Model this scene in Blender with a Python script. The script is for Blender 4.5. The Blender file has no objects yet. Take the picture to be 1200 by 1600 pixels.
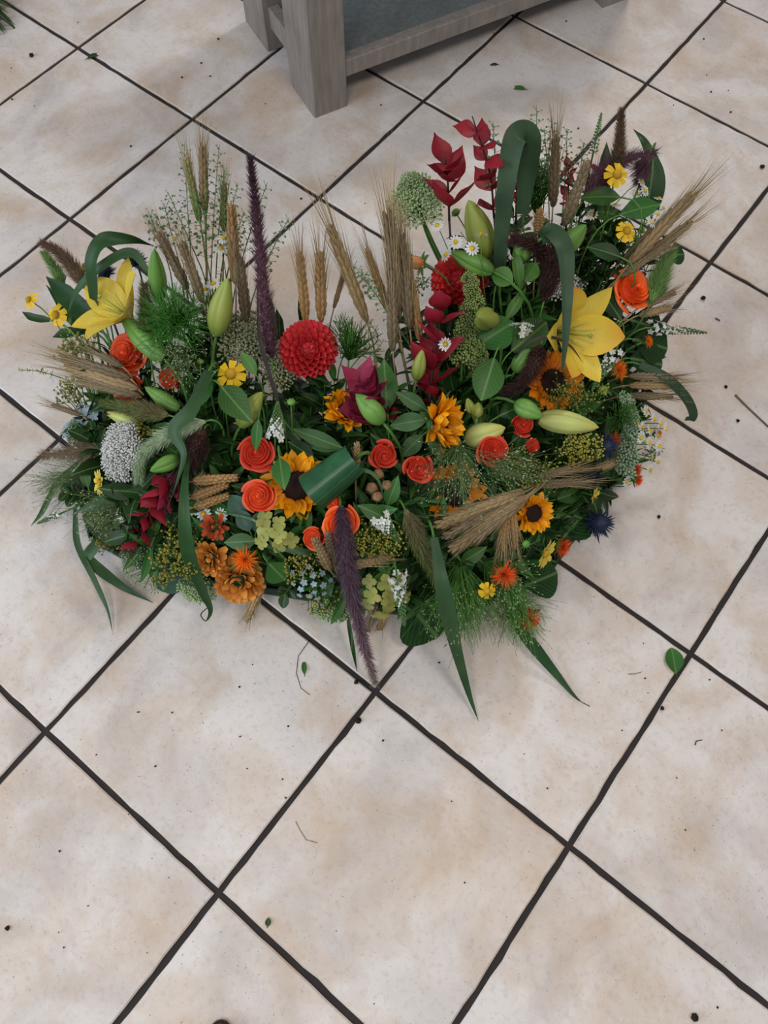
import bpy, math, random
from mathutils import Vector as V, Matrix as Mx, Euler, Quaternion
rnd = random.Random(7)
PI = math.pi
S = bpy.context.scene
COL = S.collection

# ------------------------------------------------------------------ camera (fitted to the tile grid)
CAMH = 1.1166
T = 0.33                                   # tile pitch
_f = V((-0.23125, 0.30888, -0.92256)); _r = V((0.78656, 0.61744, 0.00956))
_h = V((_f.x, _f.y)).normalized()
EY = V((_h.x, _h.y, 0)); EX = V((_h.y, -_h.x, 0))         # world Y runs away from the viewer, X to the right
C0 = V((1.10682, -0.80653, 0))
def grid(i, j):                            # tile lattice corner -> world
    p = V((i*T, j*T, 0)) - C0
    return V((p.dot(EX), p.dot(EY), 0))
FWD = V((_f.dot(EX), _f.dot(EY), _f.z)).normalized()
RGT = V((_r.dot(EX), _r.dot(EY), _r.z)); RGT = (RGT - FWD*RGT.dot(FWD)).normalized()
DWN = FWD.cross(RGT)
CAM = V((0, 0, CAMH)); FPX = 1199.8
cd = bpy.data.cameras.new('camera'); cam = bpy.data.objects.new('camera', cd); COL.objects.link(cam)
cd.sensor_fit = 'VERTICAL'; cd.sensor_height = 36; cd.lens = FPX/1600*36; cd.clip_start = .02
cam.matrix_world = Mx(((RGT.x, -DWN.x, -FWD.x, CAM.x), (RGT.y, -DWN.y, -FWD.y, CAM.y), (RGT.z, -DWN.z, -FWD.z, CAM.z), (0, 0, 0, 1)))
S.camera = cam
def pt(px, py, z=0.0):                     # world point at height z on the sight line of a photo pixel
    d = FWD + RGT*((px-600)/FPX) + DWN*((py-800)/FPX)
    return CAM + d*((z-CAMH)/d.z)

# ------------------------------------------------------------------ world, lights, exposure
w = bpy.data.worlds.new('world'); S.world = w; w.use_nodes = True
bg = w.node_tree.nodes['Background']; bg.inputs[0].default_value = (0.86, 0.90, 1.0, 1); bg.inputs[1].default_value = 0.30
def area(name, loc, aim, sx, sy, power, col):
    l = bpy.data.lights.new(name, 'AREA'); l.shape = 'RECTANGLE'; l.size = sx; l.size_y = sy; l.energy = power; l.color = col
    o = bpy.data.objects.new(name, l); COL.objects.link(o); o.location = loc
    o.rotation_euler = (V(aim)-V(loc)).to_track_quat('-Z', 'Y').to_euler()
area('ceiling_lamp', (0.9, -0.2, 2.6), (0.2, .4, 0), .5, .5, 18, (1, .93, .85))
area('ceiling_lamp', (0.8, 2.7, 2.6), (-.1, .6, 0), .35, .35, 25, (1, .94, .87))
area('ceiling_lamp', (-0.6, -0.9, 2.6), (-.3, .2, 0), .6, .6, 19, (1, .97, .93))
area('shop_window', (-2.6, -0.5, 1.5), (-.2, .2, 0), 1.8, 1.8, 58, (.76, .87, 1.0))
vs = S.view_settings; vs.view_transform = 'Standard'; vs.look = 'None'; vs.gamma = 1; vs.use_curve_mapping = False; vs.exposure = -0.08

# ------------------------------------------------------------------ materials
def lin(h):
    c = [int(h[i:i+2], 16)/255 for i in (0, 2, 4)]
    return [x/12.92 if x <= .04045 else ((x+.055)/1.055)**2.4 for x in c]
MATS = {}
def mat(name, cols, rough=.55, var=.12, hue=.0, noise=.25, nscale=60, trans=0, axis='Y', spec=.3, sheen=0, rib=False):
    """cols: hex colours running along the Generated axis of the piece (base to tip)"""
    if name in MATS: return MATS[name]
    m = bpy.data.materials.new(name); m.use_nodes = True; N = m.node_tree.nodes; L = m.node_tree.links
    b = N['Principled BSDF']; b.inputs['Roughness'].default_value = rough; b.inputs['Specular IOR Level'].default_value = spec
    tc = N.new('ShaderNodeTexCoord'); oi = N.new('ShaderNodeObjectInfo')
    nz = N.new('ShaderNodeTexNoise'); nz.inputs['Scale'].default_value = nscale; nz.inputs['Detail'].default_value = 3
    L.new(tc.outputs['Object'], nz.inputs['Vector'])
    rp = N.new('ShaderNodeValToRGB'); e = rp.color_ramp.elements
    while len(e) < max(2, len(cols)): e.new(.5)
    cs = cols if len(cols) > 1 else cols*2
    for i, c in enumerate(cs): e[i].position = i/(len(cs)-1); e[i].color = (*lin(c), 1)
    sp = N.new('ShaderNodeSeparateXYZ'); L.new(tc.outputs['Generated'], sp.inputs[0]); 
    ad = N.new('ShaderNodeMath'); ad.operation = 'MULTIPLY_ADD'; L.new(nz.outputs[0], ad.inputs[0]); ad.inputs[1].default_value = .3
    sb = N.new('ShaderNodeMath'); sb.operation = 'SUBTRACT'; L.new(sp.outputs[axis], sb.inputs[0]); sb.inputs[1].default_value = .15
    L.new(sb.outputs[0], ad.inputs[2]); L.new(ad.outputs[0], rp.inputs[0])
    hs = N.new('ShaderNodeHueSaturation'); L.new(rp.outputs[0], hs.inputs['Color'])
    m1 = N.new('ShaderNodeMapRange'); L.new(oi.outputs['Random'], m1.inputs[0]); m1.inputs[3].default_value = 1-var; m1.inputs[4].default_value = 1+var
    m2 = N.new('ShaderNodeMapRange'); L.new(nz.outputs[0], m2.inputs[0]); m2.inputs[1].default_value = .25; m2.inputs[2].default_value = .75
    m2.inputs[3].default_value = 1-noise; m2.inputs[4].default_value = 1+noise
    mm = N.new('ShaderNodeMath'); mm.operation = 'MULTIPLY'; L.new(m1.outputs[0], mm.inputs[0]); L.new(m2.outputs[0], mm.inputs[1])
    L.new(mm.outputs[0], hs.inputs['Value'])
    if hue:
        m3 = N.new('ShaderNodeMapRange'); L.new(oi.outputs['Random'], m3.inputs[0]); m3.inputs[3].default_value = .5-hue; m3.inputs[4].default_value = .5+hue
        L.new(m3.outputs[0], hs.inputs['Hue'])
    colo = hs.outputs[0]
    if rib:                                # paler midrib and faint side veins
        ab = N.new('ShaderNodeMath'); ab.operation = 'SUBTRACT'; L.new(sp.outputs['X'], ab.inputs[0]); ab.inputs[1].default_value = .5
        a2 = N.new('ShaderNodeMath'); a2.operation = 'ABSOLUTE'; L.new(ab.outputs[0], a2.inputs[0])
        mr = N.new('ShaderNodeMapRange'); L.new(a2.outputs[0], mr.inputs[0]); mr.inputs[1].default_value = .015; mr.inputs[2].default_value = .05; mr.inputs[3].default_value = .45; mr.inputs[4].default_value = 0
        wv = N.new('ShaderNodeMath'); wv.operation = 'MULTIPLY_ADD'; L.new(a2.outputs[0], wv.inputs[0]); wv.inputs[1].default_value = -.9; L.new(sp.outputs['Y'], wv.inputs[2])
        w2 = N.new('ShaderNodeMath'); w2.operation = 'MULTIPLY'; L.new(wv.outputs[0], w2.inputs[0]); w2.inputs[1].default_value = 50
        w3 = N.new('ShaderNodeMath'); w3.operation = 'SINE'; L.new(w2.outputs[0], w3.inputs[0])
        w4 = N.new('ShaderNodeMapRange'); L.new(w3.outputs[0], w4.inputs[0]); w4.inputs[1].default_value = .8; w4.inputs[2].default_value = 1; w4.inputs[4].default_value = .16
        w5 = N.new('ShaderNodeMath'); w5.operation = 'MAXIMUM'; L.new(mr.outputs[0], w5.inputs[0]); L.new(w4.outputs[0], w5.inputs[1])
        mc = N.new('ShaderNodeMix'); mc.data_type = 'RGBA'; L.new(w5.outputs[0], mc.inputs[0]); L.new(colo, mc.inputs[6]); mc.inputs[7].default_value = (*lin('7c9a5c'), 1); colo = mc.outputs[2]
    L.new(colo, b.inputs['Base Color'])
    if sheen: b.inputs['Sheen Weight'].default_value = sheen
    if trans:
        t = N.new('ShaderNodeBsdfTranslucent'); L.new(colo, t.inputs[0])
        mx = N.new('ShaderNodeMixShader'); mx.inputs[0].default_value = trans
        L.new(b.outputs[0], mx.inputs[1]); L.new(t.outputs[0], mx.inputs[2]); L.new(mx.outputs[0], N['Material Output'].inputs[0])
    MATS[name] = m; return m
G = {}
def lf(n, *c, **k): G[n] = mat(n, list(c), **k)
lf('leaf_dark', '142e10', '1f3f18', rough=.42, var=.3, hue=.02, trans=.1, spec=.22, rib=True)  # dark green foliage, darkened further to paint in shade between the flowers
lf('leaf_mid', '2c5420', '3c682e', rough=.42, var=.25, hue=.02, trans=.12, spec=.22, rib=True)
lf('leaf_bright', '44752c', '527f34', rough=.42, var=.15, trans=.15, rib=True)
lf('leaf_blue', '28483a', '345644', rough=.4, var=.15, trans=.1, nscale=30)
lf('leaf_grey', '3c5c34', '4a6a44', rough=.55, var=.15, trans=.1, spec=.2, rib=True)
lf('blade', '304c2e', '3c5a36', '2c462a', rough=.4, var=.12, trans=.1, nscale=25, spec=.2)
lf('blade_deep', '203c1c', '2c4c28', '23401f', rough=.4, var=.1, trans=.1, nscale=25, spec=.2)
lf('blade_grey', '2e4630', '3a4f38', '344a32', rough=.48, var=.1, trans=.08, nscale=25, spec=.2)
lf('stem', '3f6a2c', '55803a', rough=.5, var=.2)
lf('stem_dry', '8a7750', '9c8660', rough=.7, var=.15)
lf('stem_dark', '2a2420', '3a2c28', rough=.6)
lf('rose', 'a8240c', 'd0381a', 'dc4420', 'f0683a', rough=.48, var=.1, hue=.006, axis='Z', trans=.15, noise=.1)  # all rose ramps: rim highlight and darker petal foot put into the colour
lf('rose_dark', '84140c', 'b02416', 'c4301e', 'd84a32', rough=.48, var=.1, axis='Z', trans=.15, noise=.1)
lf('rose_orange', 'c43008', 'ea4a10', 'f45818', 'ff7a3c', rough=.48, var=.08, axis='Z', trans=.15, noise=.1)
lf('dahlia', 'a01c26', 'd83a3e', 'f05458', rough=.5, var=.14, trans=.15, noise=.1)
lf('lily', 'b4b050', 'e0c64c', 'e8ce54', 'e6c648', rough=.42, var=.06, trans=.2, noise=.1, nscale=40)
lf('lily_orange', 'd8c452', 'e8ce50', 'eaca48', 'e2a436', rough=.42, var=.06, trans=.2, noise=.1, nscale=40)
lf('bud_green', '507a34', '6c9444', '5c863c', rough=.4, var=.1, axis='Z', noise=.12)
lf('bud_lime', '74883c', '949c4a', '8c9a44', rough=.4, var=.1, axis='Z', noise=.1)
lf('bud_pale', '8a8c4c', 'b8c070', 'b4b05c', rough=.42, var=.08, axis='Z', noise=.12)
lf('sun', 'd07808', 'f2a010', 'f6b41a', rough=.5, var=.13, trans=.2, noise=.1)
lf('sun_orange', 'cc6a0a', 'e8860e', 'ee941a', rough=.5, var=.12, trans=.2, noise=.1)
lf('disc', '1c0e0a', '2a140e', rough=.8, noise=.5, nscale=300)
lf('yellow', 'e0b018', 'f2c81e', rough=.5, var=.1, trans=.15, noise=.1)
lf('paleyellow', 'd8c040', 'ecd85a', rough=.5, var=.08, trans=.2, noise=.1)
lf('dome_yellow', 'a88018', 'c8a02a', rough=.8, noise=.4, nscale=400)
lf('white', 'd8dcd4', 'eceee8', rough=.6, var=.06, trans=.15, noise=.08)
lf('greywhite', 'b8b8b2', 'd4d4ce', rough=.7, var=.1, noise=.15, nscale=200)
lf('red_leaf', '701220', '98202c', '8c1a28', rough=.5, var=.22, trans=.15, noise=.15)
lf('crimson_leaf', '701420', '901e2e', '9a2a3a', rough=.5, var=.2, trans=.12, noise=.15)
lf('magenta_leaf', '7c1c38', '902a46', '983450', rough=.55, var=.15, trans=.1, noise=.15)
lf('purple_hair', '5c3e48', '684854', '4c333e', rough=.7, noise=.3, axis='Z', nscale=120)
lf('purple_front', '847668', '6c545a', '5a4250', '4c3844', rough=.7, noise=.3, axis='Z', nscale=120)
lf('brown_hair', '5a4c34', '6e5c44', '5c4438', rough=.75, noise=.3, axis='Z', nscale=120)
lf('dark_hair', '2c1a18', '3c2622', '4c342e', rough=.8, noise=.3, axis='Z', nscale=120)
lf('olive_hair', '4c5c2c', '5f6a38', '6a6040', rough=.75, noise=.3, axis='Z', nscale=120)
lf('green_hair', '4f7034', '688a48', '7c9858', rough=.75, noise=.3, axis='Z', nscale=120)
lf('pale_hair', '7c9470', '96aa86', 'a4b494', rough=.75, noise=.25, axis='Z', nscale=120)
lf('wheat', '80694a', '9c845e', '907854', rough=.65, var=.2, noise=.25, axis='Z', nscale=200)
lf('wheat_gold', '8a6a42', 'a07e50', '96744a', rough=.65, var=.12, noise=.25, axis='Z', nscale=200)
lf('wheat_dull', '64563f', '7c6c54', '72624a', rough=.7, var=.15, noise=.25, axis='Z', nscale=200)
lf('wheat_green', '64703c', '7c8450', '8c8a5c', rough=.65, var=.12, noise=.25, axis='Z', nscale=200)
lf('awn', '8c7a58', 'a4906c', rough=.6, var=.2, noise=.1)
lf('sedum', '7c9a60', 'a4ba84', rough=.6, var=.15, noise=.25, axis='Z', nscale=300)
lf('sedum_olive', '6c7450', '9a9c78', rough=.6, var=.15, noise=.25, axis='Z', nscale=300)
lf('amaranth', '6a7c40', '8c9c5c', rough=.8, var=.25, noise=.35, axis='Z', nscale=300)
lf('goldenrod', '8a8236', 'b0a64a', rough=.7, var=.15, noise=.25, nscale=300)
lf('seed_olive', '6c7030', '9a9448', rough=.7, var=.2, noise=.3, nscale=300)
lf('pod_green', '46683c', '5c7c48', rough=.6, var=.2)
lf('thistle', '1c2438', '2c3850', rough=.55, var=.15, noise=.3, axis='Z')
lf('safflower', 'c83c10', 'f07014', 'f48a22', rough=.6, var=.1, axis='Z', noise=.2)
lf('safflower_red', 'b82818', 'e05018', 'ea6a2a', rough=.6, var=.1, axis='Z', noise=.2)
lf('bronze', 'a86020', 'd48a38', 'de9c48', rough=.55, var=.18, hue=.012, trans=.15, noise=.2)
lf('copper', '8c3418', 'b44c26', 'b85430', rough=.55, var=.15, trans=.15, noise=.2)
lf('hydrangea', '8c924a', 'a6a65a', rough=.55, var=.2, trans=.2, noise=.15)
lf('blueflower', '8ca4ac', 'a8bcc0', rough=.6, var=.2, trans=.15, noise=.15)
lf('silver', '748a68', '94a688', rough=.75, var=.12, noise=.15)
lf('podbrown', '7a5c40', '9a7a58', rough=.7, var=.15, noise=.3, nscale=200)
lf('peach', 'b86c38', 'd09458', rough=.5, var=.1, axis='Z')
lf('spray', '3c5428', '5c7644', '7c8c60', rough=.6, noise=.2, axis='Z')
lf('spray_green', '2c4c1e', '42702a', '5c8c3c', rough=.55, noise=.25, axis='Z')
lf('spray_bright', '38702a', '4a8a34', '62a048', rough=.5, noise=.2, axis='Z')
lf('spray_seed', '8c9a6c', 'b0b890', rough=.6)
lf('anther', '6c3c18', '8c5424', rough=.8)
lf('roll', '1c3e28', '2a5638', '22482e', rough=.3, noise=.35, nscale=45)
lf('debris', '1c1814', '2a241e', rough=.9)
lf('twig', '5c5048', '7a6c60', rough=.8)
lf('teal', '1c6470', '24808c', rough=.4)

# ------------------------------------------------------------------ mesh helpers
class MB:
    def __init__(s): s.v = []; s.f = []
    def add(s, vs, fs, M=None):
        n = len(s.v)
        s.v.extend([(M @ V(v)) if M is not None else V(v) for v in vs]); s.f.extend([tuple(i+n for i in f) for f in fs]); return s
    def mesh(s, name, m, smooth=True):
        me = bpy.data.meshes.new(name); me.from_pydata([tuple(v) for v in s.v], [], s.f); me.materials.append(m if not isinstance(m, str) else G[m])
        if smooth: me.polygons.foreach_set('use_smooth', [True]*len(me.polygons))
        me.update(); return me
def gridfaces(n, m, wrap=False):           # n rows, m columns
    f = []
    for i in range(n-1):
        for j in range(m if wrap else m-1):
            a = i*m+j; b = i*m+(j+1) % m; f.append((a, b, b+m, a+m))
    return f
def sheet(L, wf, n=7, m=5, bend=0., cup=0., fold=0., wave=0., base=0., ph=0.):
    """petal or leaf: grows along +Y, faces +Z. bend = total curl (radians, + lifts the tip), cup = sides up"""
    vs = []; y = z = 0.
    for i in range(n):
        t = i/(n-1); a = base+bend*t
        if i: y += L/(n-1)*math.cos(a); z += L/(n-1)*math.sin(a)
        hw = wf(t)
        for j in range(m):
            u = j/(m-1)*2-1
            dz = cup*hw*u*u + fold*hw*abs(u) + wave*L*math.sin(t*11+u*2+ph)*abs(u)
            vs.append((u*hw, y-dz*math.sin(a), z+dz*math.cos(a)))
    return vs, gridfaces(n, m)
def ovate(W, p=.42, tip=1.0):              # half width profile
    def f(t):
        if t <= p: return W*(.12+.88*math.sin(PI/2*t/p))
        return W*max(0.012, math.cos(PI/2*(t-p)/(1-p)))**tip
    return f
def strap(W): return lambda t: W*(max(.02, min(1, .45+t*1.6, (1-t)*2.4)))
def tube(pts, r, n=6, caps=True):
    pts = [V(p) for p in pts]; N = len(pts); vs = []
    rr = r if callable(r) else (lambda t: r)
    up = V((.31, .17, .93)); 
    for i, p in enumerate(pts):
        d = (pts[min(N-1, i+1)]-pts[max(0, i-1)]).normalized()
        x = d.cross(up); x = x.normalized() if x.length > 1e-4 else V((1, 0, 0)); y = d.cross(x); R = rr(i/(N-1))
        for k in range(n): a = 2*PI*k/n; vs.append(p+x*(R*math.cos(a))+y*(R*math.sin(a)))
    f = gridfaces(N, n, True)
    if caps: f.append(tuple(range(n))[::-1]); f.append(tuple((N-1)*n+k for k in range(n)))
    return vs, f
def lathe(prof, n=8, rib=0., ribs=3):      # profile (r, z)
    vs = []
    for r, z in prof:
        for k in range(n):
            a = 2*PI*k/n; q = r*(1+rib*math.cos(ribs*a)); vs.append((q*math.cos(a), q*math.sin(a), z))
    return vs, gridfaces(len(prof), n, True)+[tuple(range(n))[::-1]]+[tuple((len(prof)-1)*n+k for k in range(n))]
def ball(r, sz=1., n=6, k=4): return lathe([(max(.02*r, r*math.sin(PI*i/k)), -r*sz*math.cos(PI*i/k)) for i in range(k+1)], n)
def spike(p, d, L, w, bend=None):          # thin tapered hair, two triangles
    d = d.normalized(); x = d.cross(V((rnd.gauss(0, 1), rnd.gauss(0, 1), rnd.gauss(0, 1)))).normalized()*w
    q = p+d*L*.5; e = p+d*L
    if bend is not None: q = q+bend*.25; e = e+bend
    return [p-x, p+x, q+x*.7, q-x*.7, e], [(0, 1, 2, 3), (3, 2, 4)]
def bez(a, b, c, n=8):
    return [a*(1-t)**2+b*(2*t*(1-t))+c*t*t for t in [i/(n-1) for i in range(n)]]
def spline(P, n=8):                        # Catmull-Rom through points
    P = [V(p) for p in P]; Q = [P[0]*2-P[1]]+P+[P[-1]*2-P[-2]]; o = []
    for i in range(1, len(Q)-2):
        for k in range(n):
            t = k/n; a, b, c, d = Q[i-1:i+3]
            o.append(.5*((2*b)+(c-a)*t+(2*a-5*b+4*c-d)*t*t+(3*b-a-3*c+d)*t**3))
    return o+[P[-1]]
def zdir(d, roll=0.):                      # rotation taking +Z to d
    return V(d).to_track_quat('Z', 'Y').to_matrix().to_4x4() @ Mx.Rotation(roll, 4, 'Z')
def ydir(d, up):                           # +Y along d, +Z near up
    y = V(d).normalized(); x = y.cross(V(up)); x = x.normalized() if x.length > 1e-4 else V((1, 0, 0)); z = x.cross(y)
    return Mx((x, y, z)).transposed().to_4x4()
TR = Mx.Translation
def SC(s): return Mx.Diagonal((s, s, s, 1))
RX = lambda a: Mx.Rotation(a, 4, 'X'); RZ = lambda a: Mx.Rotation(a, 4, 'Z'); RY = lambda a: Mx.Rotation(a, 4, 'Y')

# ------------------------------------------------------------------ object helpers
def link(name, data, parent=None, M=None):
    o = bpy.data.objects.new(name, data); COL.objects.link(o)
    if parent is not None: o.parent = parent
    if M is not None: o.matrix_basis = M
    return o
def thing(name, label, cat, loc, group=None):
    o = link(name, None, None, TR(loc)); o.empty_display_size = .01
    o['label'] = label; o['category'] = cat
    if group: o['group'] = group
    return o
def tag(o, label, cat, group=None):
    o['label'] = label; o['category'] = cat
    if group: o['group'] = group
    return o
CACHE = {}
def cached(key, fn):
    if key not in CACHE: CACHE[key] = fn()
    return CACHE[key]
def sub(name, mesh, par, M, stuff=False):
    o = link(name, mesh, par, M)
    if stuff: o['kind'] = 'stuff'
    return o

# ------------------------------------------------------------------ floor
b = MB(); b.add([(-3, -2.4, -.0035), (3, -2.4, -.0035), (3, 3.6, -.0035), (-3, 3.6, -.0035), (-3, -2.4, -.03), (3, -2.4, -.03), (3, 3.6, -.03), (-3, 3.6, -.03)],
                [(0, 1, 2, 3), (7, 6, 5, 4), (0, 4, 5, 1), (1, 5, 6, 2), (2, 6, 7, 3), (3, 7, 4, 0)])
def floor_mats():
    m = bpy.data.materials.new('grout'); m.use_nodes = True; N = m.node_tree.nodes; L = m.node_tree.links; bs = N['Principled BSDF']
    n = N.new('ShaderNodeTexNoise'); n.inputs['Scale'].default_value = 40; r = N.new('ShaderNodeValToRGB'); L.new(n.outputs[0], r.inputs[0])
    r.color_ramp.elements[0].color = (*lin('1e1916'), 1); r.color_ramp.elements[1].color = (*lin('342c29'), 1)
    tc = N.new('ShaderNodeTexCoord'); L.new(tc.outputs['Object'], n.inputs[0]); L.new(r.outputs[0], bs.inputs[0]); bs.inputs['Roughness'].default_value = .9
    t = bpy.data.materials.new('tile_glaze'); t.use_nodes = True; N = t.node_tree.nodes; L = t.node_tree.links; bs = N['Principled BSDF']
    tc = N.new('ShaderNodeTexCoord'); oi = N.new('ShaderNodeObjectInfo')
    cx = N.new('ShaderNodeCombineXYZ'); mu = N.new('ShaderNodeMath'); mu.operation = 'MULTIPLY'; mu.inputs[1].default_value = 37.
    L.new(oi.outputs['Random'], mu.inputs[0]); L.new(mu.outputs[0], cx.inputs[2])
    va = N.new('ShaderNodeVectorMath'); va.operation = 'ADD'; L.new(tc.outputs['Object'], va.inputs[0]); L.new(cx.outputs[0], va.inputs[1])
    def noise(s, d=4, ro=.55, dist=0.):
        n = N.new('ShaderNodeTexNoise'); n.inputs['Scale'].default_value = s; n.inputs['Detail'].default_value = d; n.inputs['Roughness'].default_value = ro
        n.inputs['Distortion'].default_value = dist; L.new(va.outputs[0], n.inputs['Vector']); return n.outputs[0]
    def rng(x, a, b2, c, d):
        q = N.new('ShaderNodeMapRange'); L.new(x, q.inputs[0])
        for i, k in enumerate((a, b2, c, d)): q.inputs[i+1].default_value = k
        return q.outputs[0]
    def mix(fac, a, b2):
        q = N.new('ShaderNodeMix'); q.data_type = 'RGBA'; L.new(fac, q.inputs[0])
        for k, x in ((6, a), (7, b2)):
            if isinstance(x, str): q.inputs[k].default_value = (*lin(x), 1)
            else: L.new(x, q.inputs[k])
        return q.outputs[2]
    c = mix(rng(noise(7, 6, .6, .4), .42, .66, 0, .8), 'd8d0ca', 'bfa78f')
    c = mix(rng(noise(4.5, 4, .6, .6), .5, .72, 0, .6), c, 'aaa09b')
    c = mix(rng(noise(26, 5, .7), .55, .75, 0, .3), c, 'cdb59a')
    c = mix(rng(noise(120, 3, .6), .52, .72, 0, .22), c, '8c7c70')
    c = mix(rng(noise(330, 1, .5), .745, .78, 0, .7), c, '3c3029')
    L.new(c, bs.inputs['Base Color'])
    L.new(rng(noise(18, 4, .6), .3, .7, .30, .52), bs.inputs['Roughness'])
    bp = N.new('ShaderNodeBump'); bp.inputs['Strength'].default_value = .35; bp.inputs['Distance'].default_value = .003; L.new(noise(55, 8, .7), bp.inputs['Height']); L.new(bp.outputs[0], bs.inputs['Normal'])
    return m, t
GROUT, TILE = floor_mats()
fl = link('floor', b.mesh('floor', GROUT, False)); fl['kind'] = 'structure'
def tile_mesh(seed):
    r2 = random.Random(seed); g = .0040; h = T/2-g; bv = .0022; N = 14; pts = []
    for s in range(4):                     # slightly chipped outline
        for k in range(N):
            u = -1+2*k/N; x, y = [(u, -1), (1, u), (-u, 1), (-1, -u)][s]
            j = 0 if k == 0 else r2.gauss(0, .0005)
            pts.append((x*(h+j), y*(h+j)))
    n = len(pts); vs = [(x, y, -.0045) for x, y in pts]+[(x, y, -bv*.7) for x, y in pts]+[(x*(1-bv/h), y*(1-bv/h), 0) for x, y in pts]
    m = MB(); m.add(vs, gridfaces(3, n, True)+[tuple(2*n+k for k in range(n))]); return m.mesh('tile', TILE, False)
TM = [tile_mesh(k) for k in range(5)]
ang = math.atan2((grid(1, 0)-grid(0, 0)).y, (grid(1, 0)-grid(0, 0)).x)
for i in range(-5, 8):
    for j in range(-7, 6):
        c = grid(i+.5, j+.5)
        if -1.45 < c.x < 1.5 and -.75 < c.y < 2.1:
            link('tile', TM[rnd.randrange(5)], fl, TR(c) @ RZ(ang+PI/2*rnd.randrange(4)) @ RX(rnd.gauss(0, .0008)))

# ------------------------------------------------------------------ low shelf stand (top of the picture)
def wood_mat(name, a, bb, dirt):
    m = bpy.data.materials.new(name); m.use_nodes = True; N = m.node_tree.nodes; L = m.node_tree.links; bs = N['Principled BSDF']
    tc = N.new('ShaderNodeTexCoord'); mp = N.new('ShaderNodeMapping'); mp.inputs['Scale'].default_value = (30, 30, 4); L.new(tc.outputs['Object'], mp.inputs[0])
    n = N.new('ShaderNodeTexNoise'); n.inputs['Scale'].default_value = 3; n.inputs['Detail'].default_value = 6; L.new(mp.outputs[0], n.inputs[0])
    r = N.new('ShaderNodeValToRGB'); L.new(n.outputs[0], r.inputs[0]); r.color_ramp.elements[0].position = .3; r.color_ramp.elements[1].position = .7
    r.color_ramp.elements[0].color = (*lin(a), 1); r.color_ramp.elements[1].color = (*lin(bb), 1)
    n2 = N.new('ShaderNodeTexNoise'); n2.inputs['Scale'].default_value = 14; n2.inputs['Detail'].default_value = 5; L.new(tc.outputs['Object'], n2.inputs[0])
    q = N.new('ShaderNodeMapRange'); L.new(n2.outputs[0], q.inputs[0]); q.inputs[1].default_value = .5; q.inputs[2].default_value = .75; q.inputs[4].default_value = .5
    mx = N.new('ShaderNodeMix'); mx.data_type = 'RGBA'; L.new(q.outputs[0], mx.inputs[0]); L.new(r.outputs[0], mx.inputs[6]); mx.inputs[7].default_value = (*lin(dirt), 1)
    L.new(mx.outputs[2], bs.inputs[0]); bs.inputs['Roughness'].default_value = .6; return m
WOOD = wood_mat('painted_wood', '7e756e', '968d86', '62564e'); SHELF = wood_mat('shelf_board', '5c6462', '70787a', '4c5250')
def obox(o, ax, ay, sx, sy, z0, z1, bv=.002):   # box from corner o along ax, ay; chamfered vertical and top edges
    pts = [(bv, 0), (sx-bv, 0), (sx, bv), (sx, sy-bv), (sx-bv, sy), (bv, sy), (0, sy-bv), (0, bv)]
    P = lambda u, v, z: V((o.x, o.y, 0))+ax*u+ay*v+V((0, 0, z))
    vs = [P(u, v, z0) for u, v in pts]+[P(u, v, z1-bv) for u, v in pts]
    ins = [(bv+(u-bv)*1, v) for u, v in pts]
    vs += [P(min(max(u, bv), sx-bv), min(max(v, bv), sy-bv), z1) for u, v in pts]
    return vs, gridfaces(3, 8, True)+[tuple(range(8))[::-1], tuple(16+k for k in range(8))]
A = pt(492, 185); Bc = pt(543, 165); Rl = pt(941, 13)
ax = (Rl-A).normalized()
ay = V((-ax.y, ax.x, 0)); lw = (Bc-A).dot(ax); ld = (pt(457, 130)-A).dot(ay)
legL = A; rear = (pt(417, 82)-A).dot(ay); print('stand', lw, ld, rear)
st = thing('display_stand', 'low grey painted wooden stand with shelf at the top of the photo', 'stand', legL)
def sp(name, vs, fs, m):
    q = MB(); q.add([V(v)-legL for v in vs], fs); return sub(name, q.mesh(name, m, False), st, Mx())
span = (Rl-A).length; HT = .55
sp('leg', *obox(legL, ax, ay, lw, ld, 0, HT), WOOD)
sp('leg', *obox(legL+ay*rear, ax, ay, lw, ld, 0, HT), WOOD)
sp('leg', *obox(legL+ax*span, ax, ay, lw, ld, 0, HT), WOOD)
sp('leg', *obox(legL+ax*span+ay*rear, ax, ay, lw, ld, 0, HT), WOOD)
sp('front_rail', *obox(legL+ax*lw+ay*.004, ax, ay, span-lw, .024, .062, .0945), WOOD)
sp('back_rail', *obox(legL+ax*lw+ay*(rear+.02), ax, ay, span-lw, .024, .062, .092), WOOD)
sp('side_rail', *obox(legL+ay*ld+ax*.012, ax, ay, .024, rear-ld, .05, .092), WOOD)
sp('side_rail', *obox(legL+ay*ld+ax*(span+.012), ax, ay, .024, rear-ld, .05, .092), WOOD)
sp('shelf_board', *obox(legL+ax*(lw-.008)+ay*.028, ax, ay, span-lw+.016, rear-.01, .068, .084), SHELF)
sp('stand_top', *obox(legL-ax*.01-ay*.008, ax, ay, span+lw+.02, rear+ld+.016, HT, HT+.02), WOOD)

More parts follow.
